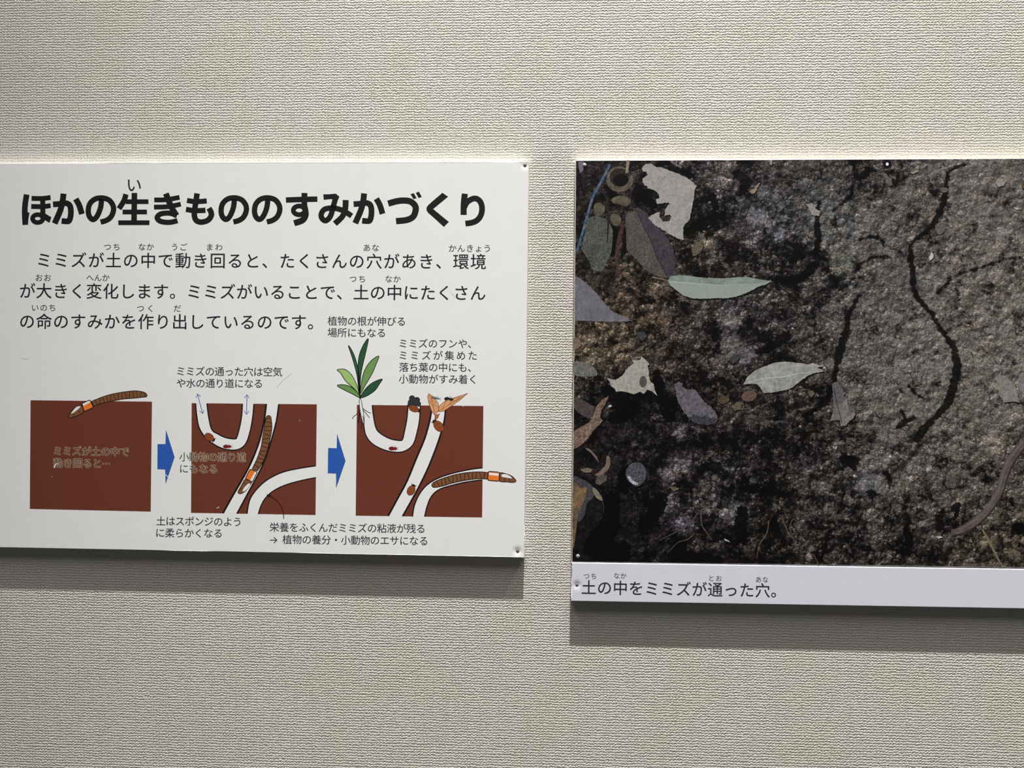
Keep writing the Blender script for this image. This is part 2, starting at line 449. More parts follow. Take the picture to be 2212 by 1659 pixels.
def tunnel(z, left, right, wl, wr, parent, cap_l=(0, 0)):
    s = Sheet(T_TEXT); k = {A4: 3.6075, A5: 3.317}.get(z, 3.4)
    l, r = spline(left), spline(right)
    def grow(p):                                        # let the white run just past the square's edge
        p = [np.array(q, float) for q in p]
        a, b = p[0] - p[1], p[-1] - p[-2]
        return [tuple(p[0] + a / np.hypot(*a) * 5)] + [tuple(q) for q in p] + [tuple(p[-1] + b / np.hypot(*b) * 5)]
    l, r = grow(l), grow(r)
    s.poly(z(l + r[::-1]), TUBE, 2)
    s.ribbon(z(left), wl / k, LINE, 3); s.ribbon(z(right), wr / k, LINE, 3)
    return s.build('tunnel', parent)
U2o = [(226, 402), (232, 480), (248, 575), (275, 632), (320, 685), (380, 728), (450, 758), (530, 766), (585, 748), (625, 700), (655, 600), (672, 500), (680, 406)]
U2i = [(314, 403), (328, 510), (352, 605), (400, 640), (460, 668), (530, 678), (548, 660), (570, 580), (585, 490), (590, 405)]
tunnel(A4, U2o, U2i, 10, 10, d2)
tunnel(A4, [(776, 406), (762, 520), (738, 640), (700, 760), (645, 890), (580, 1010), (510, 1130), (439, 1258)], [(874, 407), (855, 540), (815, 690), (770, 830), (710, 960), (640, 1090), (548, 1261)], 14, 12, d2)
tunnel(A4, [(1163, 888), (1050, 905), (930, 930), (840, 965), (760, 1015), (690, 1085), (645, 1160), (626, 1262)], [(1163, 980), (1040, 1005), (920, 1040), (830, 1085), (770, 1140), (735, 1200), (714, 1265)], 10, 9, d2)
U3o = [(318, 513), (334, 585), (350, 650), (362, 720), (395, 775), (450, 815), (530, 845), (610, 852), (670, 830), (710, 785), (735, 700), (750, 620), (756, 518)]
U3i = [(412, 514), (420, 590), (440, 680), (475, 720), (540, 755), (610, 768), (630, 755), (645, 690), (660, 610), (668, 517)]
tunnel(A5, U3o, U3i, 8, 9, d3)
tunnel(A5, [(843, 519), (835, 560), (820, 640), (785, 760), (730, 890), (660, 1060), (590, 1190), (526, 1309)], [(940, 520), (937, 550), (925, 640), (890, 760), (850, 870), (800, 990), (730, 1130), (629, 1311)], 13, 12, d3)
tunnel(A5, [(1203, 963), (1100, 978), (980, 1005), (880, 1040), (800, 1090), (745, 1160), (712, 1240), (700, 1313)], [(1201, 1050), (1090, 1065), (980, 1090), (890, 1120), (835, 1170), (805, 1240), (787, 1314)], 9, 9, d3)

def earthworm(z, k, upper, lower, nseg, saddle, saddle_hi, head, head_hi, head_lines, parent):
    """drawn worm: ringed brown body, orange saddle, short head with a white gleam"""
    s = Sheet(T_TEXT); lw = 5.5 / k
    u, l = spline(upper, n=8), spline(lower, n=8)
    body = z(u + l[::-1]); s.poly(body, WORM, 5); s.ribbon(body, lw, LINE, 6, closed=True, smooth=False)
    U, Lw = np.array(u), np.array(l)
    def along(a, t):
        d = np.r_[0, np.cumsum(np.hypot(*np.diff(a, axis=0).T))]; x = t * d[-1]
        return (np.interp(x, d, a[:, 0]), np.interp(x, d, a[:, 1]))
    for i in range(1, nseg):
        t = i / nseg; j = 0.25 / nseg * math.sin(i * 2.3)
        s.ribbon(z([along(U, t + j), along(Lw, t - j)]), lw * 0.8, LINE, 6, smooth=False)
    hp = z(spline(head, True)); s.poly(hp, WORM, 5); s.ribbon(hp, lw, LINE, 6, closed=True, smooth=False)
    for a in head_lines: s.ribbon(z(a), lw * 0.8, LINE, 6, smooth=False)
    s.poly(z(spline(head_hi, True)), SHINE, 7)
    c = np.mean(saddle, axis=0)
    rr = []
    for i, p in enumerate(saddle):                       # rounded corners
        a, b = np.array(saddle[i - 1]), np.array(saddle[(i + 1) % 4]); p = np.array(p)
        for t in (0.16, 0.05): rr.append(tuple(p + (a - p) * t + (c - p) * (0.03 if t < .1 else 0)))
        for t in (0.05, 0.16): rr.append(tuple(p + (b - p) * t + (c - p) * (0.03 if t < .1 else 0)))
    s.poly(z(rr), ORANGE, 7); s.ribbon(z(rr), lw * 1.15, LINE, 9, closed=True, smooth=False)
    s.poly(z(saddle_hi), SHINE, 8)
    return s.build('earthworm', parent)
earthworm(A3, 3.606, [(1146, 338), (1135, 322), (1105, 310), (1050, 304), (960, 313), (860, 332), (780, 358), (715, 385)],
          [(1146, 338), (1140, 350), (1110, 354), (1050, 360), (960, 368), (880, 382), (800, 400), (730, 424)], 15,
          [(637, 403), (700, 374), (729, 432), (656, 466)], [(641, 404), (694, 379), (706, 392), (652, 421)],
          [(634, 418), (590, 432), (555, 465), (533, 500), (547, 514), (590, 503), (625, 487), (650, 466)],
          [(556, 474), (590, 434), (620, 422), (622, 434), (590, 462), (560, 480)], [[(612, 455), (622, 480)], [(570, 483), (580, 505)]], d1)
earthworm(A4, 3.6075, [(793, 496), (775, 510), (762, 580), (750, 650), (735, 740), (705, 830), (666, 912)],
          [(793, 496), (812, 510), (820, 590), (806, 680), (785, 770), (755, 850), (708, 928)], 14,
          [(651, 914), (707, 936), (668, 1016), (612, 986)], [(688, 934), (703, 940), (668, 1010), (650, 1003)],
          [(616, 990), (578, 1050), (556, 1094), (575, 1106), (612, 1086), (645, 1045), (660, 1014)],
          [(600, 1088), (592, 1078), (625, 1035), (650, 1026), (648, 1040), (625, 1072)], [[(600, 1020), (622, 1036)], [(572, 1062), (594, 1080)]], d2)
earthworm(A5, 3.317, [(838, 1092), (845, 1074), (880, 1054), (940, 1032), (1010, 1012), (1100, 997), (1180, 993), (1242, 998)],
          [(838, 1092), (850, 1103), (880, 1102), (930, 1090), (1000, 1070), (1100, 1050), (1180, 1042), (1242, 1044)], 15,
          [(1243, 989), (1324, 996), (1321, 1060), (1239, 1053)], [(1250, 998), (1318, 1004), (1317, 1022), (1248, 1014)],
          [(1325, 1002), (1370, 1007), (1412, 1024), (1441, 1055), (1425, 1068), (1380, 1065), (1324, 1058)],
          [(1340, 1012), (1372, 1010), (1404, 1026), (1410, 1040), (1375, 1034), (1342, 1028)], [[(1362, 1040), (1360, 1064)], [(1396, 1040), (1392, 1066)]], d3)

# thick and thin blue arrows
for z, k, pts in ((A3, 3.6, [(1228, 719), (1290, 719), (1293, 612), (1359, 820), (1290, 1026), (1287, 917), (1227, 914)]),
                  (A5, 3.3, [(97, 822), (158, 824), (160, 724), (219, 915), (153, 1106), (153, 1005), (94, 1003)])):
    s = Sheet(T_TEXT); s.poly(z(pts), BLUE, 2); s.ribbon(z(pts), 2.2 / k, NAVY, 3, closed=True, smooth=False)
    s.build('block_arrow', panel)
for p, q in (((240, 328), (281, 482)), ((626, 333), (622, 488))):
    s = Sheet(T_TEXT); p, q = np.array(p), np.array(q); d = (q - p) / np.hypot(*(q - p)); nr = np.array([-d[1], d[0]])
    wd = 5.5 / 3.6075
    s.ribbon(A4([p, q]), wd, THINBLUE, 5, smooth=False)
    for e, sg in ((p, 1), (q, -1)):
        s.ribbon(A4([e + sg * d * 27 + nr * 18, e, e + sg * d * 27 - nr * 18]), wd, THINBLUE, 5, smooth=False)
    s.build('double_headed_arrow', panel)
s = Sheet(T_TEXT)
s.ribbon(A4([(912, 1302), (908, 1250), (885, 1195), (840, 1145), (792, 1118)]), 6 / 3.6, LINE, 5)
s.poly(A4([(776, 1110), (818, 1116), (800, 1126), (802, 1143)]), LINE, 5)
s.build('curved_arrow', panel)

# plant growing out of the third square
G1, G2, G3, G4, G5 = [ink(n, c, 0.45, 0.08, 300) for n, c in (('leaf_dark_green_ink', (52, 92, 66)), ('leaf_deep_green_ink', (44, 84, 58)), ('leaf_mid_green_ink', (112, 150, 88)), ('leaf_light_green_ink', (158, 192, 118)), ('leaf_moss_green_ink', (104, 148, 84)))]
for pts, g in (([(240, 87), (275, 140), (305, 230), (320, 330), (323, 440), (312, 380), (300, 290), (270, 180)], G1),
               ([(384, 40), (350, 80), (318, 160), (309, 260), (314, 340), (320, 430), (330, 300), (345, 220), (362, 150)], G2),
               ([(459, 162), (400, 200), (355, 270), (333, 360), (327, 430), (360, 375), (410, 290), (440, 220)], G3),
               ([(160, 262), (215, 258), (265, 300), (300, 370), (316, 432), (280, 395), (220, 340), (185, 285)], G4),
               ([(160, 375), (205, 368), (260, 385), (310, 430), (323, 462), (270, 435), (210, 405)], G5),
               ([(483, 328), (430, 345), (380, 380), (340, 430), (325, 462), (370, 450), (430, 410), (465, 360)], G2)):
    s = Sheet(T_TEXT); q = A5(spline(pts, True, 5)); s.poly(q, g, 5); s.ribbon(q, 1.5, LINE, 6, closed=True, smooth=False)
    s.build('plant_leaf', d3)
s = Sheet(T_TEXT)
s.poly(A5([(316, 470), (334, 470), (345, 520), (358, 600), (352, 650), (336, 620), (326, 560), (318, 520)]), SHINE, 5)
s.ribbon(A5([(323, 430), (325, 475)]), 2.6, LINE, 6)
for pts in ([(318, 475), (322, 540), (338, 620), (345, 640)], [(332, 475), (342, 530), (352, 590), (354, 650)], [(326, 545), (302, 578), (275, 600), (270, 615)], [(342, 545), (368, 575), (392, 606)],
            [(344, 538), (375, 560), (404, 573)], [(325, 570), (312, 646)], [(330, 590), (338, 630), (332, 684)], [(345, 590), (352, 640), (350, 665)], [(320, 565), (316, 610), (305, 640)]):
    s.ribbon(A5(pts), 1.3, LINE, 6)
s.build('plant_roots', d3)

# droppings, fallen leaves and small animals
DROP = ink('dropping_charcoal_ink', (52, 52, 55)); DROPL = ink('dropping_outline_ink', (24, 24, 26))
s = Sheet(T_TEXT)
for x, y, r in ((697, 466, 20), (732, 478, 20), (690, 496, 22), (716, 500, 22), (742, 506, 18), (680, 512, 15), (712, 486, 20)):
    (X, Y), = A5([(x, y)]); s.ellipse(X, Y, r / 3.3 + .5, r / 3.3 + .5, DROPL, 5); s.ellipse(X, Y, r / 3.3 - .4, r / 3.3 - .4, DROP, 6)
s.build('worm_droppings', d3)
LEAF = ink('fallen_leaf_ink', (218, 158, 112), 0.45, 0.06, 300); LEAFD = ink('fallen_leaf_dark_ink', (176, 102, 62)); VEIN = ink('fallen_leaf_vein_ink', (96, 58, 36))
for pts, veins, mt in (([(815, 430), (850, 455), (885, 500), (889, 550), (862, 590), (838, 560), (815, 495), (808, 455)], [[(816, 434), (845, 500), (862, 590)], [(830, 470), (868, 500)], [(845, 505), (885, 530)], [(820, 480), (850, 530)]], LEAF),
                       ([(1097, 430), (1020, 455), (940, 480), (892, 520), (884, 562), (920, 560), (980, 520), (1050, 470)], [[(1094, 432), (980, 500), (886, 560)], [(1000, 465), (960, 512)], [(940, 485), (915, 545)], [(1040, 450), (1010, 490)]], LEAF),
                       ([(862, 590), (896, 574), (882, 606), (858, 626)], [[(862, 590), (880, 585)]], LEAFD)):
    s = Sheet(T_TEXT); q = A5(pts); s.poly(q, mt, 6); s.ribbon(q, 1.0, VEIN, 7, closed=True, smooth=False)
    for v in veins: s.ribbon(A5(v), 0.8, VEIN, 7, smooth=False)
    s.build('fallen_leaf', d3)
BEET = ink('beetle_orange_ink', (152, 80, 46), 0.45, 0.12, 900); BEETD = ink('beetle_brown_ink', (92, 46, 30)); BEETK = ink('beetle_dark_ink', (34, 24, 22)); SHADE = ink('drawn_grey_ink', (120, 108, 100))
def beetle(z, k, x, y, rx, ry, rot, parent, hd_=1, name='beetle'):
    s = Sheet(T_TEXT); (X, Y), = z([(x, y)]); rx /= k; ry /= k; c, d = math.cos(rot), math.sin(rot)
    def loc(u, v): return (X + (u * rx) * c - (v * ry) * d, Y + (u * rx) * d + (v * ry) * c)
    hx = loc(hd_ * 0.98, 0); s.ellipse(*hx, rx * .30, ry * .52, BEETK, 6, rot)
    for v in (-.7, .7): s.ribbon([loc(hd_ * .9, v * .6), loc(hd_ * 1.35, v)], 0.9, BEETK, 6, smooth=False)
    s.ellipse(X, Y, rx, ry, BEETD, 7, rot); s.ellipse(X, Y, rx * .88, ry * .86, BEET, 8, rot)
    s.ribbon([loc(-.9, 0), loc(.85, .05)], 0.7, BEETD, 9, smooth=False)
    for u, v in ((-.35, .42), (.3, -.42), (.25, .45), (-.4, -.4)):
        s.ribbon([(loc(u, v)[0] + rx * .2 * math.cos(t), loc(u, v)[1] + ry * .24 * math.sin(t)) for t in [i * math.pi / 5 for i in range(10)]], 0.7, BEETD, 9, closed=True, n=2)
    return s.build(name, parent)
beetle(A4, 3.6075, 332, 664, 40, 29, 0.6, d2); beetle(A5, 3.317, 710, 540, 38, 24, 0.35, d3); beetle(A5, 3.317, 888, 666, 46, 32, 0.85, d3, -1); beetle(A5, 3.317, 690, 1126, 38, 29, -1.1, d3)
BUG = ink('red_mite_ink', (122, 32, 30), 0.45, 0.15, 900)
def mite(z, k, x, y, rx, ry, m1, m2, parent, rot=0.0, name='mite'):
    s = Sheet(T_TEXT); (X, Y), = z([(x, y)]); rx /= k; ry /= k
    s.ellipse(X - rx * .35, Y, rx * .62, ry, m1, 6, rot); s.ellipse(X + rx * .4, Y + rot * rx * .4, rx * .42, ry * .8, m1, 6, rot)
    for i in range(3): s.ribbon([(X - rx * (.7 - .35 * i), Y - ry * .8), (X - rx * (.66 - .35 * i), Y + ry * .8)], .6, m2, 7, smooth=False)
    for v in (-1, 1):
        s.ribbon([(X + rx * .7, Y + rot * rx * .7), (X + rx * 1.1, Y + rot * rx + v * ry * .8)], .8, m1, 6, smooth=False)
        for u in (-.4, 0, .3): s.ribbon([(X + rx * u, Y), (X + rx * (u + .12), Y + v * ry * 1.5)], .7, m1, 5, smooth=False)
    return s.build(name, parent)
mite(A4, 3.6075, 474, 738, 36, 14, BUG, BEETK, d2); mite(A5, 3.317, 562, 826, 34, 14, BUG, BEETK, d3)
INSK = ink('dark_insect_ink', (36, 36, 44)); INSG = ink('grey_insect_ink', (118, 124, 126))
mite(A5, 3.317, 962, 471, 36, 14, INSK, LINE, d3, 0.15, 'woodlouse'); mite(A5, 3.317, 866, 463, 36, 9, INSG, DARK, d3, 0.25, 'springtail')

# captions printed over the squares with a pale halo
caption([('ミミズが土の中で', 117, 278.3, 974, 976.4), ('動き回ると⋯', 115.6, 237, 1000.2, 1001.6)], 'caption with a pale halo on the plain brown square', True)
caption([('小動物の通り道', 387.7, 531.5, 987, 988.2), ('にもなる', 389.2, 468.3, 1012.6, 1013.4)], 'caption with a pale halo across the square edge', True)

# scuffs on the print
SCR = ink('scuff_white', (244, 242, 236)); SCG = ink('scuff_grey', (196, 194, 188)); SCT = ink('scuff_faint', (214, 213, 210))
for pts, wd, mt in ((A3([(1255, 928), (1295, 962), (1316, 980), (1340, 1003)]), [0.4, 1.4, 1.4, 0.5], SCR), (A3([(422, 905), (432, 878), (452, 868)]), [2.0, 2.2, 0.8], SCR),
                    (A3([(160, 47), (195, 55), (228, 52)]), [0.4, 1.0, 0.4], SCG), (A4([(856, 280), (905, 225), (975, 168)]), [0.7, 1.1, 0.6], SCG),
                    (A5([(1000, 512), (1030, 512), (1070, 524)]), [0.6, 1.6, 0.4], SCR), (A4([(388, 1217), (402, 1213), (410, 1205)]), [1.2, 1.6, 0.8], SCT),
                    ([(972, 630), (978, 636), (985, 644)], [0.3, 0.9, 0.4], SCG)):
    s = Sheet(T_TEXT); s.ribbon(pts, wd, mt, 10); s.build('scuff', panel)
for x, y in ((112, 1029.8), (647, 908.5), (728, 906)):
    s = Sheet(T_TEXT); s.ellipse(x, y, .9, .9, SCT, 10, n=8); s.build('scuff', panel)

# ------------------------------------------------------------------ photograph panel
photo = empty('photo_panel', P(1800, 1220, -0.004), 'large printed photograph of dark cracked soil with fallen leaves', 'photo panel')
XR = 2400
qtl, qtr, qbr, qbl = (1244.5, 347.2), (2212, 342.8), (2212, 1225.3), (1236.3, 1213.2)
ftr = (XR, line_y(qtl, qtr, XR)); fbr = (XR, line_y(qbl, qbr, XR))
board('board', [(1243.2, 346.6), (ftr[0], ftr[1] - .5), (fbr[0], fbr[1] + 1.0), (1235.6, 1214)], T_PHOTO, EDGE, photo)

# hand-sampled colours of the soil: x, y, r, g, b, crumbliness
SOIL = """1260 390 32 28 30 .6|1330 400 45 39 37 .7|1530 380 72 66 66 .9|1600 370 52 48 48 .9|1700 360 64 58 54 .6|1760 380 76 74 71 .4|1850 370 56 51 49 .8|1900 350 60 55 52 .9|1980 380 86 81 75 .4|2080 380 89 87 83 .3|2180 400 90 84 78 .3
1270 470 40 36 32 .7|1350 460 38 33 31 .8|1540 450 44 41 41 1|1640 460 69 67 69 .6|1740 440 56 55 55 .7|1800 460 86 85 83 .35|1900 480 85 83 79 .3|2000 480 78 72 66 .5|2100 480 93 87 81 .3|2200 500 93 88 81 .3
1250 570 46 40 35 .7|1400 560 50 44 40 .8|1560 560 74 65 59 .9|1650 560 62 58 57 .9|1700 590 52 47 44 1|1770 600 60 56 53 .8|1850 570 83 80 76 .45|1930 600 79 75 73 .4|2060 600 93 87 81 .35|2160 620 93 87 79 .35
1300 640 44 38 32 .7|1350 640 82 69 55 .7|1420 660 80 67 55 .7|1300 715 90 77 59 .6|1520 680 68 61 58 .8|1600 690 74 70 69 .6|1680 700 60 55 52 .9|1780 690 75 71 69 .5|1880 690 85 81 77 .4|2000 720 93 89 83 .35|2100 700 95 89 81 .3|2190 700 97 93 87 .3
1300 760 86 75 58 .6|1420 780 62 54 48 .8|1520 780 60 52 46 .9|1600 760 75 69 67 .6|1680 780 48 43 40 1|1760 770 73 67 61 .6|1850 790 85 81 77 .4|1960 800 95 91 87 .25|2140 800 97 93 85 .3
1280 850 50 45 38 .8|1370 870 24 22 21 1|1320 900 30 27 26 1|1480 930 28 25 25 1|1430 900 32 28 27 1|1570 880 50 42 36 .9|1640 900 68 62 60 .7|1750 900 60 52 47 .9|1860 880 85 81 75 .4|1980 880 91 87 79 .3|2120 880 95 89 81 .35
1300 960 28 23 23 .6|1400 960 42 37 38 .9|1500 970 54 48 46 .9|1560 1010 38 34 33 1|1660 980 43 38 36 1|1740 980 47 41 41 1|1820 960 69 63 58 .8|1900 1000 85 79 77 .4|2000 1000 86 81 75 .5|2100 960 85 81 73 .5
1310 1100 20 17 19 .5|1400 1080 26 22 25 1|1500 1060 66 56 56 .9|1560 1080 65 63 63 .7|1620 1100 40 34 31 1|1700 1060 69 63 57 .8|1780 1060 71 66 61 .7|1860 1060 73 69 65 .6|1960 1080 75 69 63 .7|2060 1070 81 75 69 .6|2180 1080 79 73 65 .6
1290 1170 15 12 14 .3|1380 1180 20 17 20 .8|1450 1160 34 30 33 1|1540 1170 46 40 36 1|1640 1180 44 38 32 1|1720 1180 62 55 50 .9|1820 1170 65 59 55 .9|1920 1170 67 61 56 .8|2020 1180 61 55 51 .9|2100 1190 75 67 55 .7|2190 1190 69 61 49 .7"""
SP = np.array([[float(a) for a in q.split()] for q in SOIL.replace('\n', '|').split('|')])
CLODS = np.array([[1560, 385, 98, 90, 88, .7], [1583, 372, 84, 76, 76, .8], [1545, 410, 80, 74, 74, .8], [1470, 1000, 96, 86, 87, .6], [1440, 1020, 88, 80, 82, .7], [1547, 1018, 104, 102, 103, .5], [1578, 705, 100, 96, 95, .25], [1590, 745, 96, 90, 90, .25], [1600, 770, 88, 82, 84, .4],
    [1480, 930, 96, 90, 90, .7], [1478, 1128, 82, 78, 88, .8], [1455, 1090, 76, 72, 78, .8], [1540, 1090, 98, 94, 92, .6], [1585, 1100, 90, 88, 92, .5], [1640, 470, 92, 90, 96, .4], [1670, 500, 90, 88, 94, .4], [1660, 430, 88, 86, 90, .5], [1515, 525, 112, 104, 86, .7], [1385, 790, 78, 68, 60, .9], [1745, 1000, 70, 64, 66, .8], [1400, 690, 100, 84, 62, .6], [1360, 600, 84, 72, 58, .7], [1870, 1050, 92, 92, 98, .3], [1890, 1045, 88, 86, 88, .3], [2150, 955, 112, 104, 92, .4], [1770, 460, 92, 92, 90, .3], [1820, 570, 96, 98, 86, .3]])
QA, QB, QC, QD, QE, QF = Z(1220, 330, 4.424), Z(1712, 330, 4.424), Z(1220, 680, 4.424), Z(1712, 680, 4.424), Z(1220, 980, 4.424), Z(1712, 980, 4.424)
# crevices: centre line and width in pixels
CR = [(QB([(1640, 110), (1510, 165), (1470, 260), (1455, 420), (1410, 560), (1340, 700), (1220, 800), (1130, 880), (1135, 980), (1140, 1080), (1150, 1200), (1165, 1330), (1250, 1450), (1330, 1540), (1390, 1650)]), [6, 7, 9, 13, 13, 12, 9, 6, 9, 12, 12, 11, 11, 9, 7]),
      (QD([(1330, 0), (1400, 110), (1460, 200), (1540, 300), (1560, 400), (1570, 520), (1545, 640), (1520, 760), (1440, 900), (1340, 1000), (1260, 1090), (1190, 1190)]), [7, 9, 11, 13, 16, 19, 18, 19, 15, 12, 18, 16]),
      (QB([(250, 470), (235, 600), (240, 720), (240, 860), (215, 960), (100, 990), (0, 1010)]), [8, 9, 14, 14, 9, 5, 4]),
      (QB([(580, 350), (540, 420), (460, 500), (390, 550)]), [8, 7, 6, 5]), (QB([(600, 150), (620, 250), (720, 180), (800, 170)]), [9, 14, 14, 7]),
      (QD([(540, 40), (520, 150), (480, 250), (450, 370), (420, 470), (400, 600), (360, 740), (320, 830), (250, 880), (120, 980), (0, 1090)]), [8, 14, 17, 17, 12, 9, 12, 16, 13, 7, 5]),
      (QD([(1100, 680), (1180, 750), (1270, 810)]), [6, 7, 4]), (QD([(1040, 920), (1080, 1020), (1000, 1080), (1110, 1010), (1170, 980)]), [5, 12, 7, 9, 5]), (QD([(520, 1400), (600, 1400)]), [28, 20]),
      (QB([(1390, 1340), (1450, 1280), (1510, 1220)]), [6, 8, 6]), (QB([(0, 1230), (100, 1180), (180, 1110), (230, 1060)]), [18, 22, 20, 12]), (QB([(520, 1600), (560, 1500), (640, 1350)]), [12, 8, 6]),
      (QB([(600, 1130), (660, 1050), (780, 1000), (930, 1000)]), [5, 6, 6, 4]), (QB([(640, 830), (740, 800), (850, 840), (870, 900)]), [4, 7, 6, 3]), (QB([(1260, 1065), (1400, 1045)]), [3, 2.5]), (QB([(1500, 1200), (1750, 1110), (2000, 1030), (2160, 1000)]), [3, 4, 4, 3]),
      (QA([(1150, 760), (1300, 650), (1500, 590)]), [14, 12, 16]), (QA([(1270, 470), (1400, 420), (1440, 520)]), [12, 16, 14]), (QA([(1950, 1190), (2090, 1240), (2212, 1290)]), [8, 16, 12]),
      (QA([(980, 90), (1020, 140), (1150, 190), (1220, 220)]), [14, 14, 10, 8]), (QA([(700, 380), (780, 440), (850, 500)]), [24, 26, 16]), (QA([(470, 690), (480, 850), (460, 980)]), [12, 14, 8]), (QA([(560, 830), (570, 900), (540, 1000)]), [10, 12, 8]), (QA([(1650, 200), (1750, 280), (1700, 380)]), [22, 20, 16]),
      (QC([(880, 560), (900, 700), (950, 830), (1000, 960)]), [16, 26, 30, 28]), (QC([(400, 720), (520, 830), (640, 900), (480, 980)]), [26, 40, 34, 30]), (QC([(1300, 1480), (1400, 1430), (1520, 1530)]), [18, 20, 24]), (QC([(2120, 200), (1950, 320), (1850, 360)]), [20, 18, 10]), (QC([(560, 1500), (540, 1640)]), [20, 26]),
      (QE([(920, 430), (860, 560), (760, 700)]), [30, 34, 26]), (QE([(450, 450), (420, 700), (300, 900), (550, 950)]), [34, 44, 50, 40]), (QE([(1700, 560), (1680, 700), (1700, 820)]), [26, 30, 22]), (QE([(1100, 870), (1060, 980), (1300, 1000), (1480, 1020)]), [30, 32, 24, 18]), (QE([(1700, 230), (1750, 330), (1850, 330), (2050, 380)]), [12, 20, 22, 14]), (QE([(2050, 560), (2000, 680), (2100, 850)]), [10, 14, 12]),
      (QF([(890, 180), (930, 260), (920, 320)]), [11, 8, 3]), (QF([(750, 380), (820, 390)]), [16, 8]), (QF([(1080, 720), (1110, 820), (1080, 940), (1000, 930)]), [14, 20, 16, 7]), (QF([(2080, 440), (2110, 520)]), [10, 6]), (QF([(1540, 520), (1590, 480), (1560, 600)]), [14, 8, 10]), (QF([(530, 60), (600, 150)]), [24, 10]), (QF([(440, 560), (480, 420), (500, 370)]), [6, 5, 4]), (QF([(280, 1000), (330, 820), (360, 700)]), [9, 8, 4]), (QF([(2150, 700), (2212, 760)]), [16, 18])]

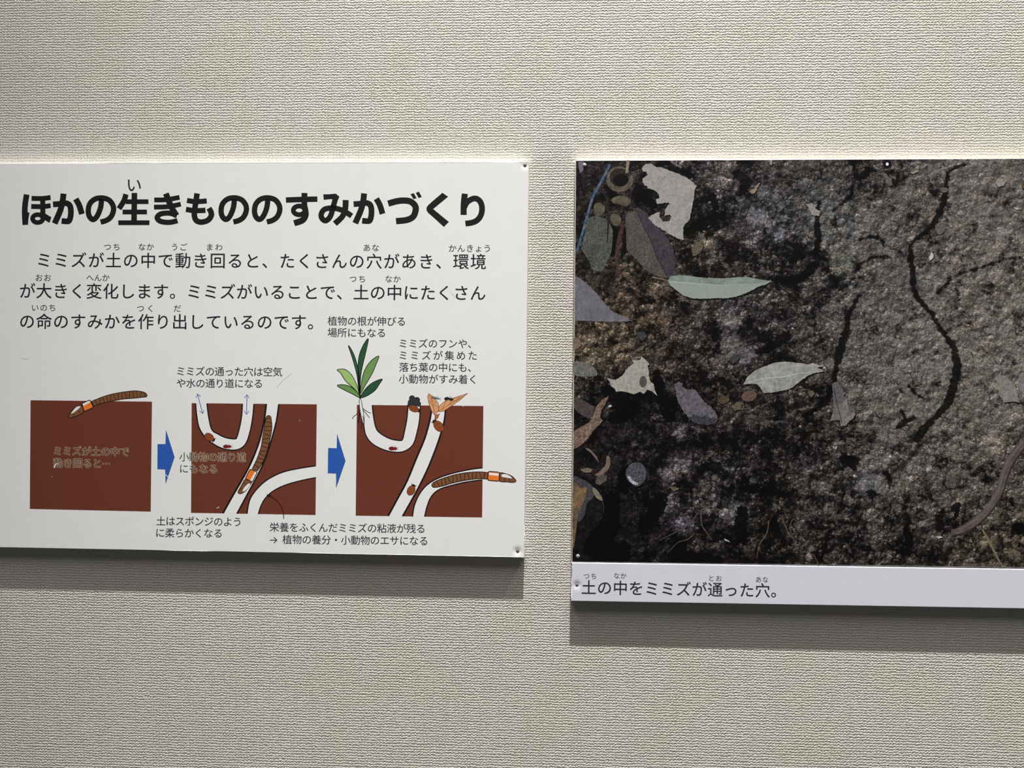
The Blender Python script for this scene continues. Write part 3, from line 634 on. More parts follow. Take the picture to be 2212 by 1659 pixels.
SOIL_GAIN = 1.46
def soil_print():
    dx = 3.0
    nx, ny = int((XR - 1240) / dx) + 1, int(880 / dx) + 1
    U, V = np.meshgrid(np.linspace(0, 1, nx), np.linspace(0, 1, ny))
    TLc, TRc, BRc, BLc = [np.array(c) for c in (qtl, ftr, fbr, qbl)]
    px = ((TLc * (1 - U[..., None]) + TRc * U[..., None]) * (1 - V[..., None]) + (BLc * (1 - U[..., None]) + BRc * U[..., None]) * V[..., None]).reshape(-1, 2)
    N = len(px)
    col = np.zeros((N, 4)); wsum = np.zeros(N)
    for r in SP:
        ww = np.exp(-((px[:, 0] - r[0]) ** 2 + (px[:, 1] - r[1]) ** 2) / (2 * 42.0 ** 2)) + 1e-9
        ww += 1e-4 / (1 + ((px[:, 0] - r[0]) ** 2 + (px[:, 1] - r[1]) ** 2) / 3600)
        c = np.array([*lin(r[2:5]), r[5]]); col += ww[:, None] * c; wsum += ww
    for r in CLODS:
        ww = 6 * np.exp(-((px[:, 0] - r[0]) ** 2 + (px[:, 1] - r[1]) ** 2) / (2 * 11.0 ** 2))
        col += ww[:, None] * np.array([*lin(r[2:5]), r[5] * 0.8]); wsum += ww
    col /= wsum[:, None]
    grey = col[:, :3].mean(1, keepdims=True); col[:, :3] = col[:, :3] * 0.8 + grey * 0.2
    sd = np.full(N, 40.0)
    for line, wd in CR:
        q = np.array(spline([(x, y, ww) for (x, y), ww in zip(line, wd)], n=5))
        for a, b in zip(q[:-1], q[1:]):
            ab = b[:2] - a[:2]; L2 = max(ab @ ab, 1e-6)
            t = np.clip(((px - a[:2]) @ ab) / L2, 0, 1)
            d = np.hypot(*(px - a[:2] - t[:, None] * ab).T) - (a[2] + (b[2] - a[2]) * t) / 2
            sd = np.minimum(sd, d)
    verts = [P(x, y, -T_PHOTO - STEP * 4) for x, y in px]
    org = Vector(P(1244.5, 347.2, -T_PHOTO))
    faces = [(j * nx + i, (j + 1) * nx + i, (j + 1) * nx + i + 1, j * nx + i + 1) for j in range(ny - 1) for i in range(nx - 1)]
    me = bpy.data.meshes.new('soil_print'); me.from_pydata([tuple(v - org) for v in verts], [], faces); me.update()
    a = me.attributes.new('tone', 'FLOAT_COLOR', 'POINT'); a.data.foreach_set('color', col.astype(np.float32).ravel())
    a = me.attributes.new('crevice', 'FLOAT', 'POINT'); a.data.foreach_set('value', sd.astype(np.float32))
    o = bpy.data.objects.new('soil_print', me); C.objects.link(o); o.parent = photo
    o.location = org - WORLD[photo.name]; WORLD[o.name] = org
    # printed soil picture
    mt = bpy.data.materials.new('printed_soil_picture'); mt.use_nodes = True
    nt = mt.node_tree; b = nt.nodes['Principled BSDF']; L = nt.links.new; M = lambda *q, **k: node_math(nt, *q, **k)
    tc = nt.nodes.new('ShaderNodeTexCoord'); sc = nt.nodes.new('ShaderNodeVectorMath'); sc.operation = 'SCALE'; sc.inputs['Scale'].default_value = 2000.0
    L(tc.outputs['Object'], sc.inputs[0]); co = sc.outputs[0]                  # about one unit per pixel
    at = nt.nodes.new('ShaderNodeAttribute'); at.attribute_name = 'tone'
    ac = nt.nodes.new('ShaderNodeAttribute'); ac.attribute_name = 'crevice'
    def vadd(vec, col, amp):
        n = nt.nodes.new('ShaderNodeVectorMath'); n.operation = 'MULTIPLY_ADD'; L(col, n.inputs[0]); n.inputs[1].default_value = (amp,) * 3; L(vec, n.inputs[2]); return n.outputs[0]
    wc = vadd(vadd(co, noise(nt, co, 1 / 16.0, 3).outputs['Color'], 11), noise(nt, co, 1 / 3.0, 1).outputs['Color'], 1.8)
    def cells(scale, lo, hi, bend):
        '''pictured crumbs: dark gaps between, each grain lit from the upper left with its own tone'''
        d = nt.nodes.new('ShaderNodeTexVoronoi'); d.feature = 'DISTANCE_TO_EDGE'; d.inputs['Scale'].default_value = scale; L(wc, d.inputs['Vector'])
        v = nt.nodes.new('ShaderNodeTexVoronoi'); v.inputs['Scale'].default_value = scale; L(wc, v.inputs['Vector'])
        rel = nt.nodes.new('ShaderNodeVectorMath'); rel.operation = 'SUBTRACT'; L(wc, rel.inputs[0]); L(v.outputs['Position'], rel.inputs[1])
        dt = nt.nodes.new('ShaderNodeVectorMath'); dt.operation = 'DOT_PRODUCT'; L(rel.outputs[0], dt.inputs[0]); dt.inputs[1].default_value = (-0.45 * scale * bend, 0, 0.9 * scale * bend)
        g = nt.nodes.new('ShaderNodeSeparateColor'); L(v.outputs['Color'], g.inputs[0])
        e = nt.nodes.new('ShaderNodeMapRange'); e.interpolation_type = 'SMOOTHSTEP'; e.inputs['From Min'].default_value = lo; e.inputs['From Max'].default_value = hi
        L(d.outputs['Distance'], e.inputs['Value'])
        return e.outputs[0], M('ADD', 1.0, dt.outputs['Value']), M('ADD', 0.62, M('MULTIPLY', g.outputs[0], 0.76)), g.outputs[1]
    e1, l1, r1, q1 = cells(1 / 13.0, 0.0, 0.16, 1.1); e2, l2, r2, q2 = cells(1 / 5.6, 0.0, 0.22, 1.1); e3, l3, r3, q3 = cells(1 / 30.0, 0.01, 0.07, 0.7)
    def shift(vec, dxy):
        n = nt.nodes.new('ShaderNodeVectorMath'); n.operation = 'ADD'; L(vec, n.inputs[0]); n.inputs[1].default_value = (dxy[0], 0, dxy[1]); return n.outputs[0]
    nA = noise(nt, co, 1 / 9.0, 5, 0.66); nB = noise(nt, shift(co, (-0.9, 1.8)), 1 / 9.0, 5, 0.66)
    relief = M('SUBTRACT', nA.outputs[0], nB.outputs[0])                       # drawn relief of the pictured grains
    nC = noise(nt, co, 1 / 40.0, 4, 0.6); nD = noise(nt, shift(co, (-3.5, 7)), 1 / 40.0, 4, 0.6)
    relief2 = M('SUBTRACT', nC.outputs[0], nD.outputs[0])
    big = noise(nt, co, 1 / 56.0, 5, 0.62); mid = noise(nt, co, 1 / 15.0, 4, 0.62); fine = noise(nt, co, 1 / 2.4, 2, 0.7)
    crumb = at.outputs['Alpha']
    def fade(x, amt):                                                           # 1 where amt = 0, x where amt = 1
        return M('ADD', M('SUBTRACT', 1.0, amt), M('MULTIPLY', x, amt))
    patch = M('MULTIPLY', M('SUBTRACT', noise(nt, co, 1 / 26.0, 3, 0.6).outputs[0], 0.40), 4.0, clamp=True)   # where crumbs lie loose
    cr2 = M('MULTIPLY', crumb, M('ADD', 0.35, M('MULTIPLY', patch, 0.65)))
    t = fade(M('MULTIPLY', M('ADD', 0.13, M('MULTIPLY', e1, 0.93)), M('MULTIPLY', l1, r1)), cr2)
    t = M('MULTIPLY', t, fade(M('MULTIPLY', M('ADD', 0.26, M('MULTIPLY', e2, 0.83)), M('MULTIPLY', l2, r2)), M('ADD', 0.20, M('MULTIPLY', cr2, 0.8))))
    t = M('MULTIPLY', t, fade(M('MULTIPLY', M('ADD', 0.25, M('MULTIPLY', e3, 0.8)), l3), M('MULTIPLY', crumb, 0.6)))
    t = M('MULTIPLY', t, M('MAXIMUM', 0.15, M('ADD', 1.0, M('MULTIPLY', relief, M('ADD', 2.4, M('MULTIPLY', crumb, 2.2))))))
    t = M('MULTIPLY', t, M('MAXIMUM', 0.2, M('ADD', 1.0, M('MULTIPLY', relief2, M('ADD', 2.6, M('MULTIPLY', crumb, 3.4))))))
    t = M('MULTIPLY', t, fade(M('ADD', 0.15, M('MULTIPLY', fine.outputs[0], 1.7)), M('ADD', 0.45, M('MULTIPLY', crumb, 0.55))))
    t = M('MULTIPLY', t, M('ADD', 0.82, M('MULTIPLY', crumb, 0.42)))
    # dark hollows grow with crumbliness; single crumbs stand out of them
    hol = M('SUBTRACT', M('ADD', M('MULTIPLY', mid.outputs[0], 0.32), M('MULTIPLY', big.outputs[0], 0.68)), M('ADD', 0.300, M('MULTIPLY', crumb, 0.155)))
    hol = M('ADD', hol, M('MULTIPLY', M('SUBTRACT', nA.outputs[0], 0.5), 0.06))
    hol = M('ADD', hol, M('ADD', M('MULTIPLY', M('SUBTRACT', q2, 0.5), 0.09), M('MULTIPLY', M('SUBTRACT', q1, 0.5), 0.06)))
    hol = M('ADD', 0.07, M('MULTIPLY', M('MULTIPLY', hol, 8.0, clamp=True), 0.98))
    # thin drying cracks and pits on the smooth crust
    web = M('MULTIPLY', M('SUBTRACT', 1.0, e3), M('MULTIPLY', M('SUBTRACT', noise(nt, shift(co, (300, 90)), 1 / 33.0, 3, 0.6).outputs[0], 0.54), 9.0, clamp=True))
    hol = M('MULTIPLY', hol, M('SUBTRACT', 1.0, M('MULTIPLY', web, 0.7)))
    pit = M('MULTIPLY', M('SUBTRACT', noise(nt, shift(co, (77, 410)), 1 / 7.0, 3, 0.6).outputs[0], 0.63), 14.0, clamp=True)
    hol = M('MULTIPLY', hol, M('SUBTRACT', 1.0, M('MULTIPLY', pit, 0.65)))
    # long crevices with ragged lips
    lip = M('ADD', ac.outputs['Fac'], M('ADD', M('MULTIPLY', M('SUBTRACT', mid.outputs[0], 0.5), 18.0), M('MULTIPLY', M('SUBTRACT', nA.outputs[0], 0.5), 12.0)))
    cre = M('ADD', 0.10, M('MULTIPLY', M('MULTIPLY', M('ADD', lip, 1.2), 0.30, clamp=True), 0.90))
    t = M('MULTIPLY', M('MULTIPLY', t, hol), cre)
    # small pale grit
    vg = nt.nodes.new('ShaderNodeTexVoronoi'); vg.inputs['Scale'].default_value = 1 / 17.0; L(co, vg.inputs['Vector'])
    gg = nt.nodes.new('ShaderNodeSeparateColor'); L(vg.outputs['Color'], gg.inputs[0])
    grit = M('MULTIPLY', M('LESS_THAN', vg.outputs['Distance'], 0.09), M('GREATER_THAN', gg.outputs[1], 0.80))
    t = M('ADD', M('MULTIPLY', M('POWER', M('MULTIPLY', t, SOIL_GAIN), 1.35), 1.0), M('MULTIPLY', grit, 1.0))
    # slight warm / cool drift of the print
    hu = nt.nodes.new('ShaderNodeMixRGB'); hu.inputs[1].default_value = (0.93, 0.97, 1.06, 1); hu.inputs[2].default_value = (1.04, 0.98, 0.93, 1)
    hb = noise(nt, co, 1 / 30.0, 3, 0.6); L(M('MULTIPLY', M('SUBTRACT', hb.outputs[0], 0.35), 3.2, clamp=True), hu.inputs[0])
    m1 = nt.nodes.new('ShaderNodeVectorMath'); m1.operation = 'MULTIPLY'; L(at.outputs['Color'], m1.inputs[0]); L(hu.outputs[0], m1.inputs[1])
    m2 = nt.nodes.new('ShaderNodeVectorMath'); m2.operation = 'SCALE'; L(m1.outputs[0], m2.inputs[0]); L(M('DIVIDE', t, K), m2.inputs['Scale'])
    m3 = nt.nodes.new('ShaderNodeVectorMath'); m3.operation = 'ADD'; L(m2.outputs[0], m3.inputs[0]); m3.inputs[1].default_value = (0.004, 0.0036, 0.004)
    L(m3.outputs[0], b.inputs['Base Color'])
    b.inputs['Roughness'].default_value = 0.42; b.inputs['Specular IOR Level'].default_value = 0.12
    me.materials.append(mt)
    return o
soil = soil_print()

# ---- things pictured in the photograph
def pic(name, rgb, dark=0.25, scale=1 / 6.0, spots=0.0, rgb2=None):
    """printed leaf / pebble colour with the mottling the picture shows"""
    def tame(c): g = sum(c) / 3; return tuple((v * 0.66 + g * 0.34) * 0.94 for v in c)
    rgb = tame(rgb); rgb2 = tame(rgb2) if rgb2 else None; dark *= 4.6
    if name in MATS: return MATS[name]
    mt = bpy.data.materials.new(name); mt.use_nodes = True; nt = mt.node_tree; b = nt.nodes['Principled BSDF']; L = nt.links.new; M = lambda *q, **k: node_math(nt, *q, **k)
    tc = nt.nodes.new('ShaderNodeTexCoord'); sc = nt.nodes.new('ShaderNodeVectorMath'); sc.operation = 'SCALE'; sc.inputs['Scale'].default_value = 2000.0
    L(tc.outputs['Object'], sc.inputs[0]); co = sc.outputs[0]
    n1 = noise(nt, co, scale, 5, 0.65); n2 = noise(nt, co, 1 / 2.2, 2, 0.6); n3 = noise(nt, co, 1 / 22.0, 3, 0.55)
    mx = nt.nodes.new('ShaderNodeMixRGB'); mx.inputs[1].default_value = (*base(rgb), 1); mx.inputs[2].default_value = (*base(rgb2 or rgb), 1)
    L(M('MULTIPLY', M('SUBTRACT', n3.outputs[0], 0.38), 4.0, clamp=True), mx.inputs[0])
    f = M('ADD', 1.0, M('MULTIPLY', M('SUBTRACT', n1.outputs[0], 0.5), dark * 3.2))
    f = M('MAXIMUM', 0.12, M('MULTIPLY', M('MAXIMUM', f, 0.2), M('ADD', 1.0, M('MULTIPLY', M('SUBTRACT', n2.outputs[0], 0.5), dark * 2.0))))
    if spots:
        v = nt.nodes.new('ShaderNodeTexVoronoi'); v.inputs['Scale'].default_value = 1 / 8.0; L(co, v.inputs['Vector'])
        gs = nt.nodes.new('ShaderNodeSeparateColor'); L(v.outputs['Color'], gs.inputs[0])
        sp = M('MULTIPLY', M('LESS_THAN', v.outputs['Distance'], M('MULTIPLY', gs.outputs[0], 0.26)), spots)
        f = M('MULTIPLY', f, M('SUBTRACT', 1.0, sp))
    s2 = nt.nodes.new('ShaderNodeVectorMath'); s2.operation = 'SCALE'; L(mx.outputs[0], s2.inputs[0]); L(f, s2.inputs['Scale']); L(s2.outputs[0], b.inputs['Base Color'])
    b.inputs['Roughness'].default_value = 0.42; b.inputs['Specular IOR Level'].default_value = 0.12
    MATS[name] = mt; return mt

SHADOW_DARK = ink('pictured_shadow_and_dark', (20, 17, 18), 0.42, spec=0.12)  # printed shadows under leaves and fragments; also dark ribs and the shell hollow
def printed(name, label, parts, lines=()):
    """parts: (points in pixels, material, layer, smooth, raggedness)"""
    s = Sheet(T_PHOTO)
    if name == 'pictured_leaf':
        for pts, mt, ly, sm, amp in parts[:2]:
            if ly < 7: s.rough([(x + 2.0, y + 3.0) for x, y in pts], SHADOW_DARK, ly - 1.6, 2.2)  # leaf's contact shadow, painted as an offset dark copy
    for pts, mt, ly, sm, amp in parts:
        q = spline(pts, True, 4) if sm else pts
        s.rough(q, mt, ly, amp) if amp else s.poly(q, mt, ly)
    for pts, wd, mt, ly in lines: s.ribbon(pts, wd, mt, ly)
    return s.build(name, soil, label)

m_grey = pic('pictured_grey_leaf', (168, 162, 157), 0.07, 1 / 9, 0.35, (154, 150, 150)); m_vein = pic('pictured_leaf_vein', (172, 166, 158), 0.05)
printed('pictured_leaf', 'pale grey chewed leaf with holes',
        [(QA([(735, 150), (770, 108), (830, 103), (880, 140), (920, 138), (1000, 170), (1080, 200), (1160, 235), (1210, 270), (1262, 315), (1240, 360), (1235, 430), (1215, 530), (1200, 590), (1190, 640), (1160, 670), (1130, 720), (1132, 790), (1138, 832), (1080, 820), (1000, 780), (940, 740), (860, 690), (820, 650), (795, 620), (845, 590), (880, 570), (910, 565), (905, 610), (940, 660), (1000, 650), (1020, 610), (1000, 590), (960, 600), (955, 560), (985, 500), (1010, 490), (960, 475), (930, 485), (880, 485), (870, 445), (905, 430), (900, 400), (880, 375), (850, 355), (820, 345), (790, 340), (790, 320), (760, 310), (745, 280), (745, 240), (770, 225), (795, 205), (780, 180), (750, 180)]), m_grey, 6, False, 1.2)],
        [(QA([(760, 265), (900, 390), (1050, 500), (1195, 585)]), 1.0, m_vein, 7)])
m_pur1 = pic('pictured_brown_leaf', (84, 74, 74), 0.18, 1 / 5, 0.4, (98, 88, 82)); m_pur2 = pic('pictured_purple_leaf', (62, 56, 70), 0.15, 1 / 6, 0.35, (74, 66, 74))
mid = [(690, 560), (745, 690), (830, 860), (880, 1000), (990, 1200)]
printed('pictured_leaf', 'purple brown leaf folded along its midrib',
        [(QA([(580, 600), (610, 560)] + mid + [(930, 1190), (860, 1170), (780, 1120), (720, 1060), (690, 1020), (620, 960), (590, 920), (588, 820), (582, 720)]), m_pur1, 5, False, 0.8),
         (QA(mid[::-1] + [(640, 530), (700, 525), (780, 570), (840, 650), (920, 740), (980, 820), (1030, 900), (1055, 1000), (1056, 1080), (1045, 1160), (1030, 1185)]), m_pur2, 5, False, 0.6)],
        [(QA(mid), 1.1, SHADOW_DARK, 6)])
m_gr1 = pic('pictured_green_leaf', (146, 168, 152), 0.035, 1 / 14, 0, (152, 160, 156)); m_gr2 = pic('pictured_green_leaf_shoulder', (122, 138, 134), 0.04, 1 / 12, 0, (134, 160, 146)); m_grv = pic('pictured_green_midrib', (168, 190, 170), 0.05); m_stem = pic('pictured_pale_stem', (138, 120, 92), 0.15)
printed('pictured_leaf', 'pale green narrow leaf',
        [(QA([(985, 1225), (1005, 1265), (1060, 1310), (1140, 1365), (1240, 1395), (1380, 1395), (1440, 1390), (1560, 1390), (1640, 1375), (1720, 1345), (1800, 1310), (1850, 1280), (1940, 1250), (1970, 1225), (1900, 1240), (1500, 1266), (1200, 1248), (1000, 1230)]), m_gr1, 6, False, 0.7),
         (QA([(985, 1226), (1010, 1180), (1080, 1170), (1200, 1178), (1330, 1195), (1500, 1200), (1640, 1190), (1740, 1185), (1800, 1200), (1900, 1215), (1970, 1225), (1900, 1242), (1500, 1268), (1200, 1250), (1000, 1232)]), m_gr2, 6, False, 0.5)],
        [(QA([(995, 1228), (1200, 1246), (1500, 1264), (1750, 1250)]), [1.6, 1.8, 1.2, .5], m_grv, 7), (QA([(835, 1188), (920, 1205), (1000, 1228)]), [3, 2.2, 2.2], m_stem, 7)])
m_moss = pic('pictured_moss_leaf', (92, 95, 90), 0.22, 1 / 5, 0.6, (74, 80, 70))
printed('pictured_leaf', 'mottled grey green leaf', [(QA([(200, 640), (260, 610), (340, 612), (400, 640), (440, 700), (460, 760), (450, 900), (440, 960), (400, 1040), (370, 1110), (310, 1135), (260, 1110), (230, 1030), (190, 970), (160, 920), (170, 850), (195, 740)]), m_moss, 5, True, 1.0)])
m_lav = pic('pictured_lavender_leaf', (120, 117, 128), 0.10, 1 / 10, 0.2, (102, 99, 118))
printed('pictured_leaf', 'lavender grey leaf at the picture edge', [(QA([(96, 1170), (160, 1210), (240, 1280), (310, 1350), (370, 1430), (450, 1510), (560, 1570), (650, 1605), (560, 1614), (400, 1612), (200, 1607), (94, 1605)]), m_lav, 5, False, 0.8)])
m_maple = pic('pictured_spiky_leaf', (172, 167, 160), 0.11, 1 / 8, 0.25, (166, 161, 148)); m_oval = pic('pictured_leaf_spot', (86, 82, 82), 0.12)
ov = [(748 + 36 * math.cos(a), 640 + 56 * math.sin(a)) for a in [i * math.pi / 8 for i in range(16)]]
printed('pictured_leaf', 'pale spiky leaf with a dark oval spot',
        [(QC([(400, 600), (440, 615), (490, 620), (550, 580), (600, 510), (660, 460), (640, 430), (720, 435), (730, 392), (770, 430), (810, 470), (790, 490), (805, 540), (800, 580), (820, 640), (850, 660), (860, 720), (885, 775), (830, 730), (790, 715), (750, 755), (720, 735), (660, 760), (600, 740), (540, 730), (490, 735), (480, 710), (440, 680), (430, 640)]), m_maple, 6, False, 0.7),
         (QC(ov), m_oval, 7, False, 0)])
m_sg = pic('pictured_small_grey_leaf', (112, 110, 106), 0.2, 1 / 8, 0.2)
printed('pictured_leaf', 'small grey leaf tip at the picture edge', [(QC([(88, 450), (180, 455), (250, 480), (300, 530), (305, 580), (200, 590), (88, 570)]), m_sg, 5, True, 0.6)])
m_vio2 = pic('pictured_leaf_dark_end', (66, 62, 72), 0.22, 1 / 6, 0.4); m_vio = pic('pictured_violet_leaf', (106, 100, 112), 0.22, 1 / 8, 0.35, (96, 92, 102))
printed('pictured_leaf', 'violet grey torn leaf', [(QC([(1050, 660), (1085, 640), (1125, 655), (1120, 690), (1160, 710), (1200, 715), (1215, 695), (1250, 720), (1290, 770), (1340, 840), (1400, 880), (1440, 930), (1460, 990), (1430, 1040), (1340, 1055), (1250, 1035), (1190, 990), (1140, 930), (1090, 850), (1065, 770)]), m_vio, 5, False, 1.2), (QC([(1185, 985), (1240, 955), (1290, 975), (1350, 960), (1400, 990), (1445, 985), (1428, 1038), (1340, 1053), (1250, 1033)]), m_vio2, 5.6, False, 1.6)])
m_pale = pic('pictured_silver_leaf', (170, 169, 168), 0.10, 1 / 8, 0.3, (146, 144, 138)); m_palev = pic('pictured_silver_leaf_gleam', (182, 188, 190), 0.06)
printed('pictured_leaf', 'silvery pointed leaf beside the branching crevice',
        [(QC([(1700, 668), (1750, 590), (1820, 530), (1900, 495), (2000, 460), (2100, 446), (2190, 455)]) + QD([(0, 455), (100, 465), (150, 475), (190, 460), (240, 476), (292, 492), (240, 502), (300, 540), (220, 555), (150, 580), (80, 630), (40, 660), (0, 695)]) + QC([(2130, 715), (2000, 740), (1900, 750), (1870, 700), (1840, 665), (1790, 660)]), m_pale, 6, False, 0.7)],
        [(QC([(1740, 650), (1900, 610), (2100, 590)]) + QD([(60, 560), (280, 540)]), [1, 2, 2.2, 1.5, .6], m_palev, 7)])
m_ora = pic('pictured_curled_leaf', (122, 92, 74), 0.25, 1 / 6, 0.2, (140, 110, 92)); m_wine = pic('pictured_wine_leaf', (80, 66, 68), 0.15, 1 / 8)
printed('pictured_leaf', 'dull wine red leaf at the picture edge', [(QC([(88, 770), (200, 830), (290, 880), (265, 1000), (180, 970), (120, 930), (86, 890)]), m_wine, 5, False, 0.8)])
printed('pictured_leaf', 'curled tan leaf at the picture edge', [(QC([(86, 1110), (160, 1070), (240, 1020), (280, 940), (300, 880), (360, 810), (420, 775), (390, 850), (350, 920), (340, 990), (365, 1010), (320, 1060), (260, 1120), (210, 1200), (150, 1250), (84, 1285)]), m_ora, 6, False, 1.2)])
m_tri2 = pic('pictured_leaf_plum_half', (100, 91, 98), 0.16, 1 / 8); m_tri = pic('pictured_grey_brown_leaf', (138, 128, 122), 0.16, 1 / 9, 0.15, (112, 102, 104))
printed('pictured_leaf', 'forked grey brown leaf beside the crevice', [(QD([(375, 660), (400, 645), (430, 650), (470, 700), (500, 760), (488, 775), (520, 800), (530, 860), (560, 930), (600, 945), (580, 990), (540, 1020), (510, 1060), (465, 1065), (450, 1005), (400, 1010), (355, 1020), (380, 950), (395, 860), (390, 760)]), m_tri, 6, False, 0.6), (QD([(378, 662), (400, 648), (430, 653), (468, 702), (496, 760), (486, 775), (512, 802), (470, 850), (425, 880), (398, 860), (392, 760)]), m_tri2, 6.6, False, 1.0)],
        [(QD([(395, 690), (430, 870), (475, 1040)]), 1.2, SHADOW_DARK, 7)])
m_rl = pic('pictured_dusty_leaf', (138, 129, 126), 0.14, 1 / 9, 0.15)
printed('pictured_leaf', 'dusty beige leaf near the picture edge', [(QD([(1950, 590), (2030, 580), (2070, 620), (2120, 660), (2150, 750), (2175, 840), (2120, 830), (2020, 840), (1980, 770), (1960, 690)]), m_rl, 6, False, 0.8)])
m_rl2 = pic('pictured_edge_leaf', (126, 120, 124), 0.14, 1 / 9)
printed('pictured_leaf', 'grey leaf sliver at the picture edge', [(QD([(2180, 560), (2230, 540), (2260, 700), (2212, 760), (2160, 690)]), m_rl2, 5, False, 0.6)])
# twigs, cord, shell ring, stones, worm
m_blue = pic('pictured_blue_cord', (44, 92, 150), 0.25, 1 / 7, 0, (66, 96, 132)); m_blue2 = pic('pictured_cord_band', (96, 108, 128), 0.15)
cord = QA([(432, 112), (400, 180), (340, 290), (270, 420), (215, 600), (165, 780), (112, 945)])
bands = [((.18, .24)), ((.33, .40)), ((.52, .60)), ((.74, .80))]
cs = np.array(spline(cord, n=20)); nb = len(cs)
printed('pictured_cord', 'blue cord', [], [(cord, 5.4, m_blue, 8)] + [([tuple(p) for p in cs[int(a * nb):int(b * nb):3]], 4.6, m_blue2, 9) for a, b in bands])
m_ring = pic('pictured_shell_ring', (112, 98, 84), 0.2, 1 / 8, 0, (92, 80, 66)); m_ring2 = pic('pictured_shell_inside', (52, 42, 36), 0.25, 1 / 6)
ro = [(524 + 112 * math.cos(a), 245 + 105 * math.sin(a)) for a in [i * math.pi / 10 for i in range(20)]]
ri = [(535 + 74 * math.cos(a), 262 + 58 * math.sin(a)) for a in [i * math.pi / 10 for i in range(20)]]
printed('pictured_shell', 'hollow round seed shell', [(QA(ro), m_ring2, 8, True, 0), (QA(ri), SHADOW_DARK, 9, True, 0)],
        [(QA([ro[i % 20] for i in range(-1, 11)]), [5, 9, 10, 11, 11, 11, 11, 11, 11, 10, 9, 8], m_ring, 10), (QA([ro[i] for i in range(10, 19)]), [7, 6, 5, 4, 4, 4, 4, 4, 4], m_ring, 10)])
m_twig = pic('pictured_red_twig', (78, 48, 46), 0.3, 1 / 5); m_twig2 = pic('pictured_dark_twig', (52, 36, 32), 0.3, 1 / 5); m_tan = pic('pictured_tan_twig', (150, 128, 98), 0.15); m_straw = pic('pictured_straw', (132, 116, 78), 0.15)
printed('pictured_twig', 'reddish twig', [], [(QA([(562, 670), (530, 780), (500, 950), (508, 1180)]), [10, 9, 8, 4], m_twig, 6)])
printed('pictured_twig', 'dark thin twig', [], [(QA([(400, 420), (410, 560), (415, 700), (405, 860)]), [6, 5, 4, 2], m_twig2, 7)])
printed('pictured_twig', 'pale tan twig', [], [(QA([(604, 70), (600, 130), (592, 195)]), [7, 6, 5], m_tan, 11)])
printed('pictured_straw', 'yellowish straw', [], [(QF([(1815, 725), (1890, 860), (1950, 980), (2015, 1092)]), [4, 5, 4, 3], m_straw, 6)])
m_st1 = pic('pictured_yellow_stone', (108, 98, 74), 0.22, 1 / 6, 0.3, (84, 76, 60)); m_peb = pic('pictured_blue_pebble', (78, 80, 92), 0.3, 1 / 6); m_pebw = pic('pictured_pebble_gleam', (176, 184, 196), 0.2, 1 / 6)
for pts in ([(280, 500), (330, 478), (380, 510), (375, 570), (330, 605), (285, 600)], [(440, 600), (490, 585), (535, 620), (530, 680), (480, 700), (440, 660)], [(450, 440), (520, 410), (600, 425), (630, 470), (590, 510), (520, 490), (460, 480)]):
    printed('pictured_stone', 'yellowish stone', [(QA(pts), m_st1, 4.5, True, 0.8)])
printed('pictured_pebble', 'bluish pebble with a white gleam', [(QC([(590, 1480), (640, 1420), (720, 1415), (770, 1470), (770, 1560), (700, 1640), (620, 1600), (585, 1540)]), m_peb, 5, True, 1.0), (QC([(600, 1550), (625, 1545), (650, 1585), (700, 1610), (680, 1628), (635, 1605)]), m_pebw, 6, True, 0.8)])
m_bean = pic('pictured_tan_pod', (132, 104, 86), 0.12, 1 / 8); m_aco = pic('pictured_reddish_nut', (112, 80, 66), 0.25, 1 / 4, 0.3)
printed('pictured_pod', 'tan pod', [(QC([(285, 1530), (330, 1500), (390, 1430), (400, 1352), (430, 1365), (432, 1440), (392, 1500), (330, 1538)]), m_bean, 5, True, 0.3)])
printed('pictured_nut', 'reddish brown nut', [(QC([(1690, 770), (1740, 730), (1800, 730), (1835, 760), (1810, 810), (1750, 830), (1700, 815)]), m_aco, 5, True, 0.8)])
m_ac2 = pic('pictured_ochre_pod', (150, 112, 62), 0.2, 1 / 6, 0, (110, 84, 60)); m_slate = pic('pictured_slate_pod', (70, 68, 78), 0.2, 1 / 7); m_sage = pic('pictured_sage_tip', (128, 124, 98), 0.12)
printed('pictured_leaf', 'ochre and slate curled leaf at the lower picture edge',
        [(QE([(80, 240), (150, 240), (230, 280), (280, 340), (270, 420), (210, 480), (190, 580), (150, 640), (120, 620)]), m_slate, 5, True, 0.8), (QE([(80, 310), (150, 330), (210, 320), (190, 430), (150, 520), (120, 640), (100, 800), (78, 880)]), m_ac2, 6, True, 0.8),
         (QE([(265, 320), (310, 350), (350, 410), (362, 450), (310, 430), (275, 380)]), m_sage, 7, True, 0)], [(QE([(355, 440), (370, 500), (372, 570)]), [1.6, 1.2, .6], m_slate, 7)])
m_w1 = pic('pictured_worm_skin', (92, 76, 76), 0.10, 1 / 10, 0, (104, 90, 86)); m_w2 = pic('pictured_worm_gleam', (112, 98, 97), 0.1); m_w3 = pic('pictured_worm_underside', (54, 42, 42), 0.1)
wl = [(2290, 880)] + QD([(2212, 1215)]) + QF([(2130, -10), (2070, 80), (2020, 200), (1985, 330), (1930, 440), (1850, 550), (1760, 635), (1680, 690), (1600, 732), (1520, 756)])
ww = [17, 17, 17, 17, 16, 15, 15, 15, 16, 16, 14, 10, 4]
printed('pictured_earthworm', 'brownish pink earthworm lying on the soil', [],
        [([(x + 1.5, y + 1.8) for x, y in wl], [a * 1.12 for a in ww], m_w3, 6), (wl, ww, m_w1, 7), ([(x - 2.0, y - 1.5) for x, y in wl[1:-1]], [a * .25 for a in ww[1:-1]], m_w2, 8)])
m_root = pic('pictured_root', (92, 78, 64), 0.2)
